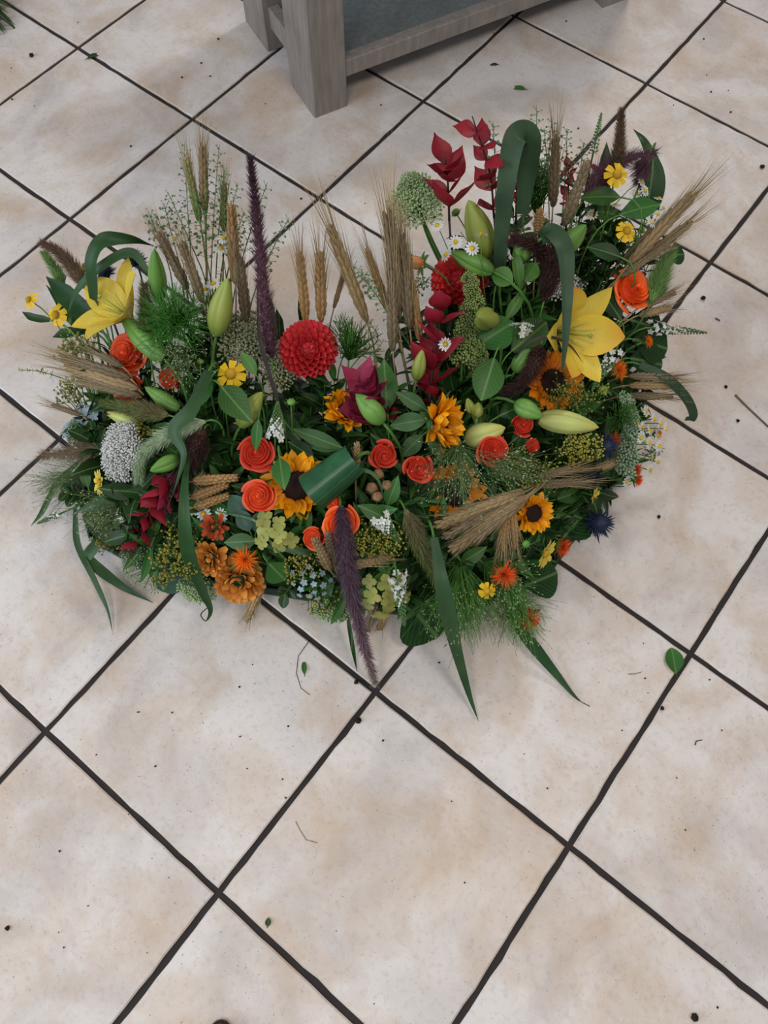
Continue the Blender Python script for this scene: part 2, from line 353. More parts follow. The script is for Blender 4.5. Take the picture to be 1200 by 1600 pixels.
# ------------------------------------------------------------------ floral base
FRONT = [(100, 620), (92, 700), (100, 790), (130, 850), (250, 925), (400, 945), (500, 965), (650, 985), (760, 960), (860, 930), (930, 850), (1010, 745), (1045, 620), (1060, 480), (1060, 380)]
def zf(px, py):                            # height of the bloom canopy for a photo position
    d = 1e9; P = V((px, py)); ins = 1
    for a, b_ in zip(FRONT, FRONT[1:]):
        A_ = V(a); B_ = V(b_); e = B_-A_; t = max(0, min(1, (P-A_).dot(e)/e.dot(e))); q = (P-(A_+e*t)).length
        if q < d: d = q; ins = 1 if (e.x*(P-A_).y-e.y*(P-A_).x) < 0 else -1
    if ins < 0: return .035
    return .045+.145*(1-math.exp(-d/100))+.00011*d
BASEPX = [(150, 850), (250, 905), (400, 925), (520, 945), (660, 965), (760, 945), (850, 905), (905, 830), (960, 740), (985, 650), (955, 585), (880, 550), (765, 555), (675, 600), (610, 690), (530, 715), (430, 705), (330, 665), (230, 660), (155, 705), (130, 780)]
BASE = [pt(x, y) for x, y in BASEPX]
MED = [pt(x, y) for x, y in [(205, 780), (330, 800), (430, 830), (540, 845), (660, 825), (760, 770), (835, 690), (855, 640)]]
def medial(p):
    best = None; p = V((p.x, p.y, 0))
    for a, b_ in zip(MED, MED[1:]):
        e = b_-a; t = max(0, min(1, (p-a).dot(e)/e.dot(e))); q = a+e*t
        if best is None or (p-q).length < (p-best).length: best = q
    return best
def edge(p):                               # signed distance to the base outline (inside positive)
    ins = False; d = 1e9; p = V((p.x, p.y, 0)); n = len(BASE)
    for k in range(n):
        a = BASE[k]; b_ = BASE[(k+1) % n]; e = b_-a; t = max(0, min(1, (p-a).dot(e)/e.dot(e))); d = min(d, (p-(a+e*t)).length)
        if (a.y > p.y) != (b_.y > p.y) and p.x < (b_.x-a.x)*(p.y-a.y)/(b_.y-a.y)+a.x: ins = not ins
    return d if ins else -d
def moundz(p): return .03+.085*(1-math.exp(-max(0, edge(p))/.035))
def root(p, k=.45):                        # where a stem enters the foam
    m_ = medial(p); q = V((p.x, p.y, 0)).lerp(m_, k)
    while edge(q) < .025 and (q-m_).length > .005: q = q.lerp(m_, .3)
    q.z = moundz(q)-.03; return q
def outward(p, up=1.0):
    m_ = medial(p); d = V((p.x-m_.x, p.y-m_.y, 0)); return (d*6+V((0, -.15, up))).normalized()
fb = thing('floral_base', 'dark green foam tray in open heart shape carrying all the cut flowers', 'flower base', medial(V((0, .5, 0))))
def base_part(name, rings, m):             # rings: (inset toward the medial line, z)
    q = MB(); n = len(BASE)*4; out = []
    for k in range(len(BASE)):
        a, b_ = BASE[k], BASE[(k+1) % len(BASE)]
        for s in range(4): out.append(a.lerp(b_, s/4))
    vs = []
    for ins, z in rings:
        for p in out: w_ = p.lerp(medial(p), ins); vs.append(V((w_.x, w_.y, z))-fb.matrix_basis.translation)
    q.add(vs, gridfaces(len(rings), n, True)+[tuple(range(n))[::-1]]); return sub(name, q.mesh(name, m), fb, Mx())
lf('tray', '16301f', '1c3a26', rough=.5); lf('foam', '14240f', '1e3416', rough=.95, noise=.5, nscale=90)
base_part('tray', [(0, 0), (-.02, .004), (-.02, .03), (.03, .03), (.03, .022)], G['tray'])
base_part('foam', [(.05, .02), (.06, .035), (.14, .062), (.3, .088), (.55, .105), (.97, .115)], G['foam'])

def stem_part(th, a, b_, r=.0016, m='stem', sag=.35, n=9, b_dir=None, name='stem'):
    """stem from foam point a to head b_, arriving along b_dir"""
    o = th.matrix_basis.translation; d = b_dir.normalized() if b_dir is not None else V((0, 0, 1))
    c = b_-d*((b_-a).length*sag)
    q = MB(); q.add(*tube([p-o for p in bez(a, c, b_, n)], lambda t: r*(1.15-.3*t), 6)); return sub(name, q.mesh(name, G[m]), th, Mx())
def head_frame(th, p, face, size, roll=None):
    return TR(p-th.matrix_basis.translation) @ zdir(face, rnd.uniform(0, 6.28) if roll is None else roll) @ SC(size)
def px2m(p): return (p-CAM).dot(FWD)/FPX   # metres per photo pixel at a point
def begin(name, label, cat, px, py, dz=0., z=None, face=None, group=None, k=.45):
    p = pt(px, py, (zf(px, py)+dz) if z is None else z); r_ = root(p, k); th = thing(name, label, cat, r_, group)
    f = (V(face).normalized() if face else outward(p)); return th, p, r_, f
UP = V((0, 0, 1)); TOCAM = V((0, -.42, .91))

# ------------------------------------------------------------------ flower builders
def rose_petal(k, n):
    u = k/(n-1); r = .05+.80*u**.95; span = 3.4-1.8*u**.7; h = .86-.40*u**1.5; o_ = max(0, (u-.75)/.25); lip = .02+.05*u+.14*o_; q = MB(); vs = []; NA = 10; NT = 6
    dep = .30+.10*u+.30*o_; fl_ = .15+.12*u
    for i in range(NT):
        t = (0, .35, .65, .84, .94, 1)[i]
        for j in range(NA):
            s = j/(NA-1)*2-1; a = s*span/2; tip = max(0, t-.65)/.35
            R = max(.02, r-fl_*(1-t)**1.3)*(1+.10*s)+lip*tip**1.5*(1-.3*abs(s)+.3*math.sin(3*a+k*1.7)*u)
            z = h-dep*(1-t)-.12*abs(s)**4*t-tip**3*lip*(.3+.45*o_)+.015*math.sin(4*a+k)*t
            vs.append((R*math.cos(a), R*math.sin(a), z))
    q.add(vs, gridfaces(NT, NA)); return q
def rose(label, px, py, R, face=None, m='rose', n=34, dz=.02, z=None, group='orange red roses', squash=1., bud=False):
    th, p, r_, f = begin('rose' if not bud else 'rose_bud', label, 'rose', px, py, dz, z, face, group)
    s = R*px2m(p); H = head_frame(th, p-f*s*.55, f, s) @ Mx.Diagonal((1, 1, squash, 1))
    stem_part(th, r_, p-f*s*.55, .0022, b_dir=f)
    for k in range(n):
        me = cached(('rosep', k, n, m, bud), lambda: (rose_petal(k, n) if not bud else rose_petal(int(k*.75), n)).mesh('petal', G[m]))
        sub('petal', me, th, H @ RZ(k*2.39996+rnd.gauss(0, .2)) @ RY(rnd.gauss(0, .03)) @ TR((0, 0, rnd.gauss(0, .015))))
    sub('heart', cached(('roseheart', m), lambda: MB().add(*lathe([(.3, .0), (.62, .2), (.7, .36), (.5, .52), (.3, .62), (.12, .68), (.075, .82), (.03, .86)], 14, .05, 2)).mesh('heart', G[m])), th, H)
    def sep():
        q = MB()
        for k in range(5): q.add(*sheet(.95, ovate(.16, .3), 6, 3, bend=-.9, cup=.3), RZ(k*PI*.4) @ RX(.75))
        q.add(*lathe([(.1, -.32), (.22, -.2), (.3, -.02), (.28, .1)], 8)); return q.mesh('calyx', G['leaf_mid'])
    sub('calyx', cached('rosecalyx', sep), th, H)
    return th

def ring(th, H, key, petals, name='petal'):
    """petals: list of (mesh, angle, radius, tilt, height, scale)"""
    for me, a, r, tilt, h, s in petals: sub(name, me, th, H @ RZ(a) @ TR((0, r, h)) @ RX(tilt) @ SC(s))

def dahlia(label, px, py, R, face=None, dz=.03, z=None):
    th, p, r_, f = begin('pompon_dahlia', label, 'dahlia', px, py, dz, z, face, 'red pompon dahlias')
    s = R*px2m(p); H = head_frame(th, p-f*s*.6, f, s); stem_part(th, r_, p-f*s*.7, .003, b_dir=f)
    me = cached('dahp', lambda: MB().add(*sheet(.40, lambda t: .165*(max(.05, math.sin(PI*min(1, .18+t*.80)))**.6), 5, 5, bend=.7, cup=.75)).mesh('petal', G['dahlia']))
    N = 120
    for k in range(N):
        u = (k+.5)/N; th_ = math.acos(1-1.25*u); a = k*2.39996; d = V((math.sin(th_)*math.cos(a), math.sin(th_)*math.sin(a), math.cos(th_)))
        up = V((0, 0, 1)) if th_ > .15 else V((1, 0, 0))
        out = (d*.55+V((d.x, d.y, 0))*.8); q = .62
        P = V((d.x*q*1.05, d.y*q*1.05, .12+d.z*.62)); sc = .55+.75*min(1, th_/1.0)
        sub('petal', me, th, H @ TR(P) @ ydir(out, up*.9+d*.4) @ SC(sc))
    sub('core', cached('dahc', lambda: MB().add(*ball(.62, 1, 12, 7)).mesh('core', G['dahlia'])), th, H @ TR((0, 0, .1)))
    sub('calyx', cached('dahg', lambda: MB().add(*lathe([(.1, -.6), (.3, -.5), (.52, -.25), (.5, -.2)], 8)).mesh('calyx', G['leaf_mid'])), th, H)

def lily(label, px, py, R, face, roll, m='lily', z=None, dz=.05, openness=.55, lb=-.8, anthers=True):
    th, p, r_, f = begin('lily', label, 'lily', px, py, dz, z, face, 'open yellow lilies')
    s = R*px2m(p); H = head_frame(th, p-f*s*.35, f, s, roll); stem_part(th, r_, p-f*s*.35, .003, b_dir=f)
    for k in range(6):
        wide = k % 2
        me = cached(('lilyp', wide, m, lb), lambda: MB().add(*sheet(1.15, ovate(.36 if wide else .27, .52, .75), 11, 7, bend=lb, cup=.28, fold=-.10, wave=.010)).mesh('petal', G[m if wide else 'lily']))
        sub('petal', me, th, H @ RZ(k*PI/3) @ TR((0, .05, 0)) @ RX(PI/2-openness+ (.06 if wide else -.04)+rnd.gauss(0, .06)))
    st_ = cached('lilyst', lambda: MB().add(*tube(bez(V((0, .02, 0)), V((0, .1, .4)), V((0, .24, .68)), 6), .012, 5)).mesh('filament', G['bud_pale']))
    an = cached('lilyan', lambda: MB().add(*ball(.045, 2.2, 6, 4)).mesh('anther', G['anther']))
    for k in range(6):
        a = H @ RZ(k*PI/3+.5); o = sub('stamen', st_, th, a); (sub('anther', an, o, TR((0, .24, .69)) @ RX(1.1)) if anthers else None)
    sub('pistil', cached('lilypi', lambda: MB().add(*tube([(0, 0, 0), (0, .02, .4), (.02, .04, .82)], lambda t: .018+.0*t, 6)).add(*ball(.05, .6), TR((.02, .04, .83))).mesh('pistil', G['bud_lime'])), th, H)

def budmesh(m, fat):
    out = []
    for k in range(3):
        q = MB(); vs = []; NT = 12; NA = 7
        for i in range(NT):
            t = i/(NT-1); r = (math.sin(PI*min(1, .10+.90*t**.82)))**.72*(.92 if t < .9 else 1)*fat
            if i == NT-1: r = .012
            for j in range(NA):
                s = j/(NA-1)*2-1; a = s*PI/3*1.04
                R = r*(1+.09*(1-abs(s)**2)-.16*abs(s)**5)
                if k == 0 and abs(s) < .2: R *= 1.03
                vs.append((R*math.cos(a), R*math.sin(a), t))
        q.add(vs, gridfaces(NT, NA)); out.append(q.mesh('petal', G[m]))
    return out
def lily_bud(label, bx, by, tx, ty, wpx, m='bud_green', dz=(.02, .03), zz=None, group='closed lily buds', roll=None):
    z0, z1 = zz if zz else (zf(bx, by)+dz[0], zf(tx, ty)+dz[1])
    a, t = pt(bx, by, z0), pt(tx, ty, z1); r_ = root(a); th = thing('lily_bud', label, 'lily bud', r_, group); d = t-a; L = d.length
    ms = cached(('bud', m), lambda: budmesh(m, 1.)); hw = wpx*px2m(a)/2/1.05
    H = TR(a-r_) @ zdir(d, rnd.uniform(0, 2) if roll is None else roll) @ Mx.Diagonal((hw, hw, L, 1))
    for k in range(3): sub('petal', ms[k], th, H @ RZ(k*PI*2/3))
    stem_part(th, r_, a+d*.03, .0024, b_dir=d, sag=.5)

def sun_petal(v, m):
    r2 = random.Random(v); return MB().add(*sheet(.62, ovate(.145+.025*r2.random(), .5, .75), 6, 5, bend=(.5, .2, -.35, .8)[v % 4], cup=.35, wave=.02, ph=v)).mesh('petal', G[m])
def sunflower(label, px, py, R, face=None, m='sun', dz=.03, z=None, tilt=.35, disc=.42, drop=()):
    th, p, r_, f = begin('sunflower', label, 'sunflower', px, py, dz, z, face, 'sunflowers')
    s = R*px2m(p); H = head_frame(th, p-f*s*.15, f, s); stem_part(th, r_, p-f*s*.3, .004, b_dir=f)
    for row, (n, rt, h, sc) in enumerate(((24, tilt*.6, -.02, 1.), (20, tilt+.25, .03, .86))):
        for k in range(n):
            me = cached(('sunp', k % 8, m), lambda: sun_petal(k % 8, m))
            sub('petal', me, th, H @ RZ(2*PI*(k+.5*row)/n+rnd.gauss(0, .06)) @ TR((0, disc-.02, h)) @ RX(rt+rnd.gauss(0, .14)) @ RY(rnd.gauss(0, .2)) @ SC(sc*rnd.uniform(.88, 1.08)))
    def dm():
        q = MB().add(*lathe([(.01, .1), (.16, .13), (.3, .12), (.4, .07), (.45, -.04)][::-1], 20))
        for k in range(150):
            r = .43*math.sqrt((k+.5)/150); a = k*2.39996; q.add(*spike(V((r*math.cos(a), r*math.sin(a), .12-.25*max(0, r-.25))), V((math.cos(a)*.3, math.sin(a)*.3, 1)), .06, .014))
        return q.mesh('disc', G['disc'])
    sub('disc', cached('sundisc', dm), th, H @ Mx.Diagonal((disc/.42, disc/.42, 1, 1)))
    me = cached('sunsep', lambda: MB().add(*sheet(.7, ovate(.15, .35), 6, 3, bend=.5, cup=.3, wave=.03)).mesh('sepal', G['leaf_grey']))
    for k in range(13): sub('sepal', me, th, H @ RZ(2*PI*k/13) @ TR((0, .3, -.12)) @ RX(tilt*.5-.15+rnd.gauss(0, .2)) @ SC(rnd.uniform(.8, 1.15)))
    sub('receptacle', cached('sunrec', lambda: MB().add(*lathe([(.06, -.42), (.22, -.32), (.38, -.18), (.42, -.05)], 10)).mesh('receptacle', G['leaf_mid'])), th, H)

def daisy(name, label, cat, px, py, R, face=None, pm='white', cm='dome_yellow', n=13, pw=.17, tilt=.05, bend=-.2, dome=(.3, .5), dz=.02, z=None, group=None, notch=False, r=.0012, single=True, k=.45, stemm='stem'):
    th, p, r_, f = begin(name, label, cat, px, py, dz, z, face, group, k)
    s = R*px2m(p); H = head_frame(th, p-f*s*.1, f, s); stem_part(th, r_, p-f*s*.1, r, stemm, b_dir=f)
    wf = (lambda t: pw*(.4+.75*t**.7)*(1 if t < .95 else .75)) if notch else ovate(pw, .6, .6)
    me = cached((name, pm, n, pw, bend), lambda: MB().add(*sheet(.74, wf, 5, 5, bend=bend, cup=.2, wave=.02 if notch else .008)).mesh('petal', G[pm]))
    for k_ in range(n): sub('petal', me, th, H @ RZ(2*PI*k_/n+rnd.gauss(0, .06)) @ TR((0, .26, 0)) @ RX(tilt+rnd.gauss(0, .09)) @ SC(rnd.uniform(.92, 1.05)))
    sub('centre', cached((name, cm, dome), lambda: MB().add(*ball(dome[0], dome[1], 10, 6)).mesh('centre', G[cm])), th, H @ TR((0, 0, .06)))
    sub('calyx', cached('daisycal', lambda: MB().add(*lathe([(.05, -.3), (.2, -.2), (.3, -.02)], 7)).mesh('calyx', G['leaf_mid'])), th, H)
def small_daisy(label, px, py, R, face=None, dz=.03, z=None, group='small white daisies', k=.45):   # too small to tell petals apart singly
    th, p, r_, f = begin('small_daisy', label, 'daisy', px, py, dz, z, face, group, k)
    s = R*px2m(p); H = head_frame(th, p, f, s); stem_part(th, r_, p, .0008, b_dir=f)
    def pr():
        q = MB()
        for k_ in range(12): q.add(*sheet(.72, ovate(.16, .6, .5), 4, 3, bend=-.2, cup=.2), RZ(k_*PI/6) @ TR((0, .28, 0)) @ RX(.08*math.sin(k_*2)))
        return q.mesh('petals', G['white'])
    sub('petals', cached('sdp', pr), th, H); sub('centre', cached('sdc', lambda: MB().add(*ball(.32, .7, 8, 5)).mesh('centre', G['yellow'])), th, H @ TR((0, 0, .05)))
def button(label, px, py, R, m='bud_lime', dz=.03, face=None, group='green daisy buttons', spiky=True):
    th, p, r_, f = begin('flower_button', label, 'flower bud', px, py, dz, None, face, group)
    s = R*px2m(p); H = head_frame(th, p, f, s); stem_part(th, r_, p, .0011, b_dir=f)
    sub('dome', cached(('btn', m), lambda: MB().add(*ball(.62, .75, 10, 6)).mesh('dome', G[m])), th, H)
    def sp_():
        q = MB()
        for k in range(11): q.add(*sheet(.6, ovate(.09, .3), 4, 3, bend=.4), RZ(k*2*PI/11) @ TR((0, .5, -.2)) @ RX(.1*(k % 3)))
        return q.mesh('sepals', G['leaf_bright'])
    sub('sepals', cached('btns', sp_), th, H)
def pompom(name, label, cat, px, py, R, face=None, m='bronze', n=46, dz=.02, z=None, group=None, pl=.54, pw=.19):
    th, p, r_, f = begin(name, label, cat, px, py, dz, z, face, group)
    s = R*px2m(p); H = head_frame(th, p-f*s*.35, f, s); stem_part(th, r_, p-f*s*.4, .002, b_dir=f)
    for k in range(n):
        me = cached((name, m, k % 4), lambda: MB().add(*sheet(pl, lambda t: pw*(.45+.6*math.sin(PI*min(1, .1+t*.85))), 5, 5, bend=(.9, .5, .2, -.4)[k % 4], cup=.5)).mesh('petal', G[m]))
        u = (k+.5)/n; e = math.acos(1-1.0*u); a = k*2.39996
        sub('petal', me, th, H @ RZ(a) @ TR((0, .12+.42*math.sin(e)*.9, .1+.32*math.cos(e))) @ RX((PI/2-e)*.85+rnd.gauss(0, .15)) @ RY(rnd.gauss(0, .25)) @ SC(.75+.4*u))
    sub('calyx', cached('ppcal', lambda: MB().add(*lathe([(.08, -.4), (.35, -.2), (.5, .08), (.2, .4)], 8)).mesh('calyx', G['leaf_dark'])), th, H)
def tuft(label, px, py, R, face=None, m='safflower', dz=.02, z=None, group='orange safflowers'):
    th, p, r_, f = begin('safflower', label, 'safflower', px, py, dz, z, face, group)
    s = R*px2m(p); H = head_frame(th, p-f*s*.4, f, s); stem_part(th, r_, p-f*s*.6, .0018, b_dir=f)
    def fl_():
        q = MB(); r2 = random.Random(3)
        for k in range(340):
            a = r2.uniform(0, 6.28); e = abs(r2.gauss(0, .95)); d = V((math.sin(e)*math.cos(a), math.sin(e)*math.sin(a), math.cos(e)+.1))
            q.add(*spike(V((d.x*.25, d.y*.25, .1)), d, r2.uniform(.5, .85), .026, V((d.x*.15, d.y*.15, -.1))))
        return q.mesh('florets', G[m])
    sub('florets', cached(('saf', m), fl_), th, H, True)
    sub('bulb', cached('safb', lambda: MB().add(*lathe([(.1, -.75), (.42, -.5), (.5, -.2), (.35, .12)], 9)).mesh('bulb', G['leaf_bright'])), th, H)
    lfm = cached('safl', lambda: MB().add(*sheet(.95, ovate(.22, .35), 5, 3, bend=.3, cup=.3)).mesh('bract', G['leaf_mid']))
    for k in range(6): sub('bract', lfm, th, H @ RZ(k*PI/3) @ TR((0, .35, -.5)) @ RX(.5+rnd.gauss(0, .2)))
def thistle(label, px, py, R, face=None, dz=.02, z=None):
    th, p, r_, f = begin('blue_thistle', label, 'thistle', px, py, dz, z, face, 'steel blue thistles')
    s = R*px2m(p); H = head_frame(th, p-f*s*.2, f, s); stem_part(th, r_, p-f*s*.3, .0016, 'leaf_blue', b_dir=f)
    def cone():
        q = MB().add(*ball(.46, 1.25, 10, 7), TR((0, 0, .2))); r2 = random.Random(5)
        for k in range(170):
            e = math.acos(1-1.6*(k+.5)/170); a = k*2.39996; d = V((math.sin(e)*math.cos(a), math.sin(e)*math.sin(a), math.cos(e)))
            q.add(*spike(V((d.x*.42, d.y*.42, .2+d.z*.52)), d, r2.uniform(.3, .5), .03))
        return q.mesh('cone', G['thistle'])
    sub('cone', cached('thc', cone), th, H)
    me = cached('thb', lambda: MB().add(*sheet(.9, ovate(.09, .3), 5, 3, bend=.25, fold=.4)).mesh('bract', G['thistle']))
    for k in range(15): sub('bract', me, th, H @ RZ(k*2*PI/15) @ TR((0, .25, -.1)) @ RX(rnd.gauss(.1, .22)) @ SC(rnd.uniform(.75, 1.1)))

def plume(name, label, cat, pix, wpx, m, group, hairs=900, hair=.9, stemm='stem', z=None, dz=.04, tip=.35, core=.36, stemfrom=True):
    """fuzzy spike along photo points [(x, y, z or None)...] from its foot to its tip"""
    P = [pt(x, y, zf(x, y)+dz if q is None else q) for x, y, q in pix]; C = spline(P, 8); N = len(C)
    r_ = root(P[0]); th = thing(name, label, cat, r_, group); hw = wpx*px2m(P[len(P)//2])/2
    prof = lambda t: hw*core*(min(1, .35+t*5))*(1 if t < tip else max(.08, ((1-t)/(1-tip))**.7*.75+.25*(1-t)))
    q = MB(); q.add(*tube([c-r_ for c in C], prof, 8)); 
    # spikelets on the core
    hairs = int(hairs*1.7)
    for k in range(hairs):
        t = rnd.random()**.95; i = min(N-2, int(t*(N-1))); c = C[i].lerp(C[i+1], t*(N-1)-i); ax_ = (C[i+1]-C[i]).normalized()
        s = V((rnd.gauss(0, 1), rnd.gauss(0, 1), rnd.gauss(0, 1))); s = (s-ax_*s.dot(ax_)).normalized(); rr = prof(t)
        L = hw*1.35*hair*rnd.uniform(.5, 1.25)*(.55+.45*(1 if t < tip else rr/(hw*core)))
        q.add(*spike(c+s*rr*.8-r_, s*.75+ax_*.95, L, .00042))
    sub('bristles', q.mesh('bristles', G[m], False), th, Mx(), True)
    # rows of seed spikelets give the spike its grain
    g = MB(); sd = ball(1, 2.4, 5, 3)
    ns = int(70+hairs/18)
    for k in range(ns):
        t = (k+.5)/ns*.97; i = min(N-2, int(t*(N-1))); c = C[i].lerp(C[i+1], t*(N-1)-i); ax_ = (C[i+1]-C[i]).normalized()
        x = ax_.orthogonal().normalized(); y = ax_.cross(x); a = k*2.39996; s = x*math.cos(a)+y*math.sin(a); rr = prof(t)
        g.add(*sd, TR(c+s*rr-r_) @ zdir(ax_+s*.5) @ SC(hw*.11*(.5+.5*rr/(hw*core))))
    sub('seeds', g.mesh('seeds', G[m]), th, Mx(), True)
    if stemfrom: stem_part(th, r_, P[0]+(C[1]-C[0])*.3, .0015, stemm, b_dir=C[1]-C[0])
    return th

def ear_meshes(v, m):
    r2 = random.Random(v*13+5); q = MB(); kern = ball(.052, 2.3, 6, 4); rows = 17
    for k in range(rows):
        t = k/rows
        for s in (-1, 1, 0):
            a = s*1.25+(PI/2 if s == 0 else 0)+r2.gauss(0, .1)+(PI if k % 2 and s == 0 else 0)
            o = V((math.cos(a), math.sin(a), 0)) if s == 0 else V((s*.9, .35*(1 if k % 2 else -1), 0))
            sc = (1-.35*t)*(.7+.3*min(1, t*6))
            q.add(*kern, TR(V((o.x*.055*sc, o.y*.055*sc, .04+t*.92))) @ zdir(V((o.x*.45, o.y*.45, 1))) @ SC(sc))
    q.add(*tube([(0, 0, 0), (0, 0, 1)], .02, 5))
    a_ = MB()
    for k in range(64):
        t = r2.uniform(.1, 1); a = r2.uniform(0, 6.28); s = r2.uniform(.06, .2)
        a_.add(*spike(V((math.cos(a)*.05, math.sin(a)*.05, t)), V((math.cos(a)*s, math.sin(a)*s, 1)), r2.uniform(.5, .95)*(1.05-.35*t), .0066, V((math.cos(a)*.05, math.sin(a)*.05, 0))))
    return q.mesh('ear', G[m]), a_.mesh('awns', G['awn'], False)
def wheat(label, bx, by, tx, ty, z0=None, z1=None, m='wheat', group=None, wide=1., awn=1., stem=True, stemm='stem_dry', anchor=None):
    a = pt(bx, by, zf(bx, by)+.03 if z0 is None else z0); t = pt(tx, ty, zf(tx, ty)+.04 if z1 is None else z1); d = t-a; L = d.length
    r_ = root(pt(*anchor)) if anchor else root(a); th = thing('wheat_ear', label, 'wheat', r_, group)
    v = rnd.randrange(4); e, w_ = cached(('ear', v, m), lambda: ear_meshes(v, m)); wd = max(.062, .09*(.055/max(.03, L)))*wide/.09*L
    H = TR(a-r_) @ zdir(d, rnd.uniform(0, 3)) @ Mx.Diagonal((wd*1.15, wd*1.15, L, 1))
    sub('ear', e, th, H); sub('awns', w_, th, H @ Mx.Diagonal((1, 1, awn, 1)))
    stem_part(th, r_, a+d*.03, .0013, stemm, b_dir=d)

def cluster_mesh(seed, n, br, m, elong=1.):
    r2 = random.Random(seed); q = MB(); bl = ball(br, 1.3*elong, 5, 3)
    for k in range(n):
        u = (k+.5)/n; e = math.acos(1-1.2*u); a = k*2.39996; d = V((math.sin(e)*math.cos(a), math.sin(e)*math.sin(a), math.cos(e)))
        q.add(*bl, TR(d*(.8+r2.gauss(0, .08))) @ zdir(d) @ SC(r2.uniform(.8, 1.15)))
        q.add(*tube([V((0, 0, -.5)), d*.75], .03, 3, False))
    return q.mesh('floret_cluster', G[m])
def umbel(name, label, cat, px, py, rx, ry, face=None, m='sedum', n=26, cs=.26, nb=14, br=.17, dz=.03, z=None, group=None, dome=.45, part_name='floret_cluster'):
    th, p, r_, f = begin(name, label, cat, px, py, dz, z, face, group); k_ = px2m(p)
    s = max(rx, ry)*k_; B = zdir(f); H = TR(p-r_-f*s*dome*.6) @ B @ SC(s)
    stem_part(th, r_, p-f*s*.9, .0025, b_dir=f)
    st_ = MB()
    for k in range(n):
        r = math.sqrt((k+.5)/n)*.86; a = k*2.39996; h = dome*(1-r*r*.95)
        me = cached((name, m, k % 3, nb, br), lambda: cluster_mesh(k % 3, nb, br, m))
        P = V((r*math.cos(a)*rx/max(rx, ry), r*math.sin(a)*ry/max(rx, ry), h+rnd.gauss(0, .03)))
        sub(part_name, me, th, H @ TR(P) @ zdir(V((P.x*.8, P.y*.8, 1))) @ SC(cs*rnd.uniform(.85, 1.12)))
        st_.add(*tube(bez(V((0, 0, -.45)), V((P.x*.3, P.y*.3, -.1)), P, 4), .014, 3, False))
    sub('stalks', st_.mesh('stalks', G['stem']), th, H)
def spire(name, label, cat, pix, wpx, m, n, group=None, cs=.42, dz=.03, ms=None):
    """clusters of tiny flowers along a curved spike"""
    P = [pt(x, y, zf(x, y)+dz if q is None else q) for x, y, q in pix]; C = spline(P, 8); N = len(C); r_ = root(P[0]); th = thing(name, label, cat, r_, group)
    hw = wpx*px2m(P[0])/2
    for k in range(n):
        t = k/n; i = min(N-2, int(t*(N-1))); ax_ = (C[i+1]-C[i]).normalized(); x = ax_.orthogonal().normalized(); y = ax_.cross(x); a = k*2.39996
        s = x*math.cos(a)+y*math.sin(a); wd = hw*(1-.6*t)*.75*rnd.uniform(.6, 1.15)
        me = cached((name, m, k % 3), lambda: cluster_mesh(k % 3+10, 15, .24, m))
        sub('floret_cluster', me, th, TR(C[i]+s*wd-r_) @ zdir(s+ax_*.3) @ SC(hw*cs*(1.1-.45*t)))
    stem_part(th, r_, C[0], .002, b_dir=C[1]-C[0]); q = MB(); q.add(*tube([c-r_ for c in C], .0018, 5)); sub('stalk', q.mesh('stalk', G['stem']), th, Mx())
def loosestrife(label, fx, fy, tx, ty, wpx, nfl=16, z0=None, z1=None, group='white loosestrife spikes', buds='pod_green'):
    a = pt(fx, fy, zf(fx, fy)+.04 if z0 is None else z0); t = pt(tx, ty, zf(tx, ty)+.05 if z1 is None else z1); d = t-a; L = d.length; r_ = root(a)
    th = thing('loosestrife', label, 'loosestrife', r_, group); hw = wpx*px2m(a)/2; R = zdir(d); H = TR(a-r_) @ R
    def fl_():
        q = MB()
        for k in range(5): q.add(*sheet(.8, ovate(.3, .6, .6), 4, 3, bend=-.3, cup=.3), RZ(k*PI*.4) @ TR((0, .1, 0)) @ RX(.4))
        return q.add(*ball(.14, 1, 5, 3)).mesh('floret', G['white'])
    fm = cached('lsf', fl_)
    for k in range(nfl):
        u = k/nfl; aa = k*2.39996; rr = hw*(.8-.35*u); o = V((math.cos(aa), math.sin(aa), 0))
        sub('floret', fm, th, H @ TR((o.x*rr, o.y*rr, L*.42*u)) @ zdir(V((o.x, o.y, .25))) @ SC(hw*(.52-.2*u)))
    q = MB(); w_ = MB(); bl = ball(1, 1.3, 5, 3)
    for k in range(90):
        u = k/90; aa = k*2.39996; rr = hw*.5*(1-u)**.8+.0006; o = V((math.cos(aa), math.sin(aa), .3))
        (w_ if u < .4 and k % 2 else q).add(*bl, TR((o.x*rr, o.y*rr, L*(.28+.72*u))) @ zdir(V((o.x, o.y, .8))) @ SC(hw*(.15-.07*u)))
    q.add(*tube([(0, 0, 0), (0, 0, L)], lambda t: .0015*(1-.6*t), 5))
    sub('buds', q.mesh('buds', G[buds]), th, H, True); sub('white_buds', w_.mesh('white_buds', G['white']), th, H, True); stem_part(th, r_, a, .0016, b_dir=d)

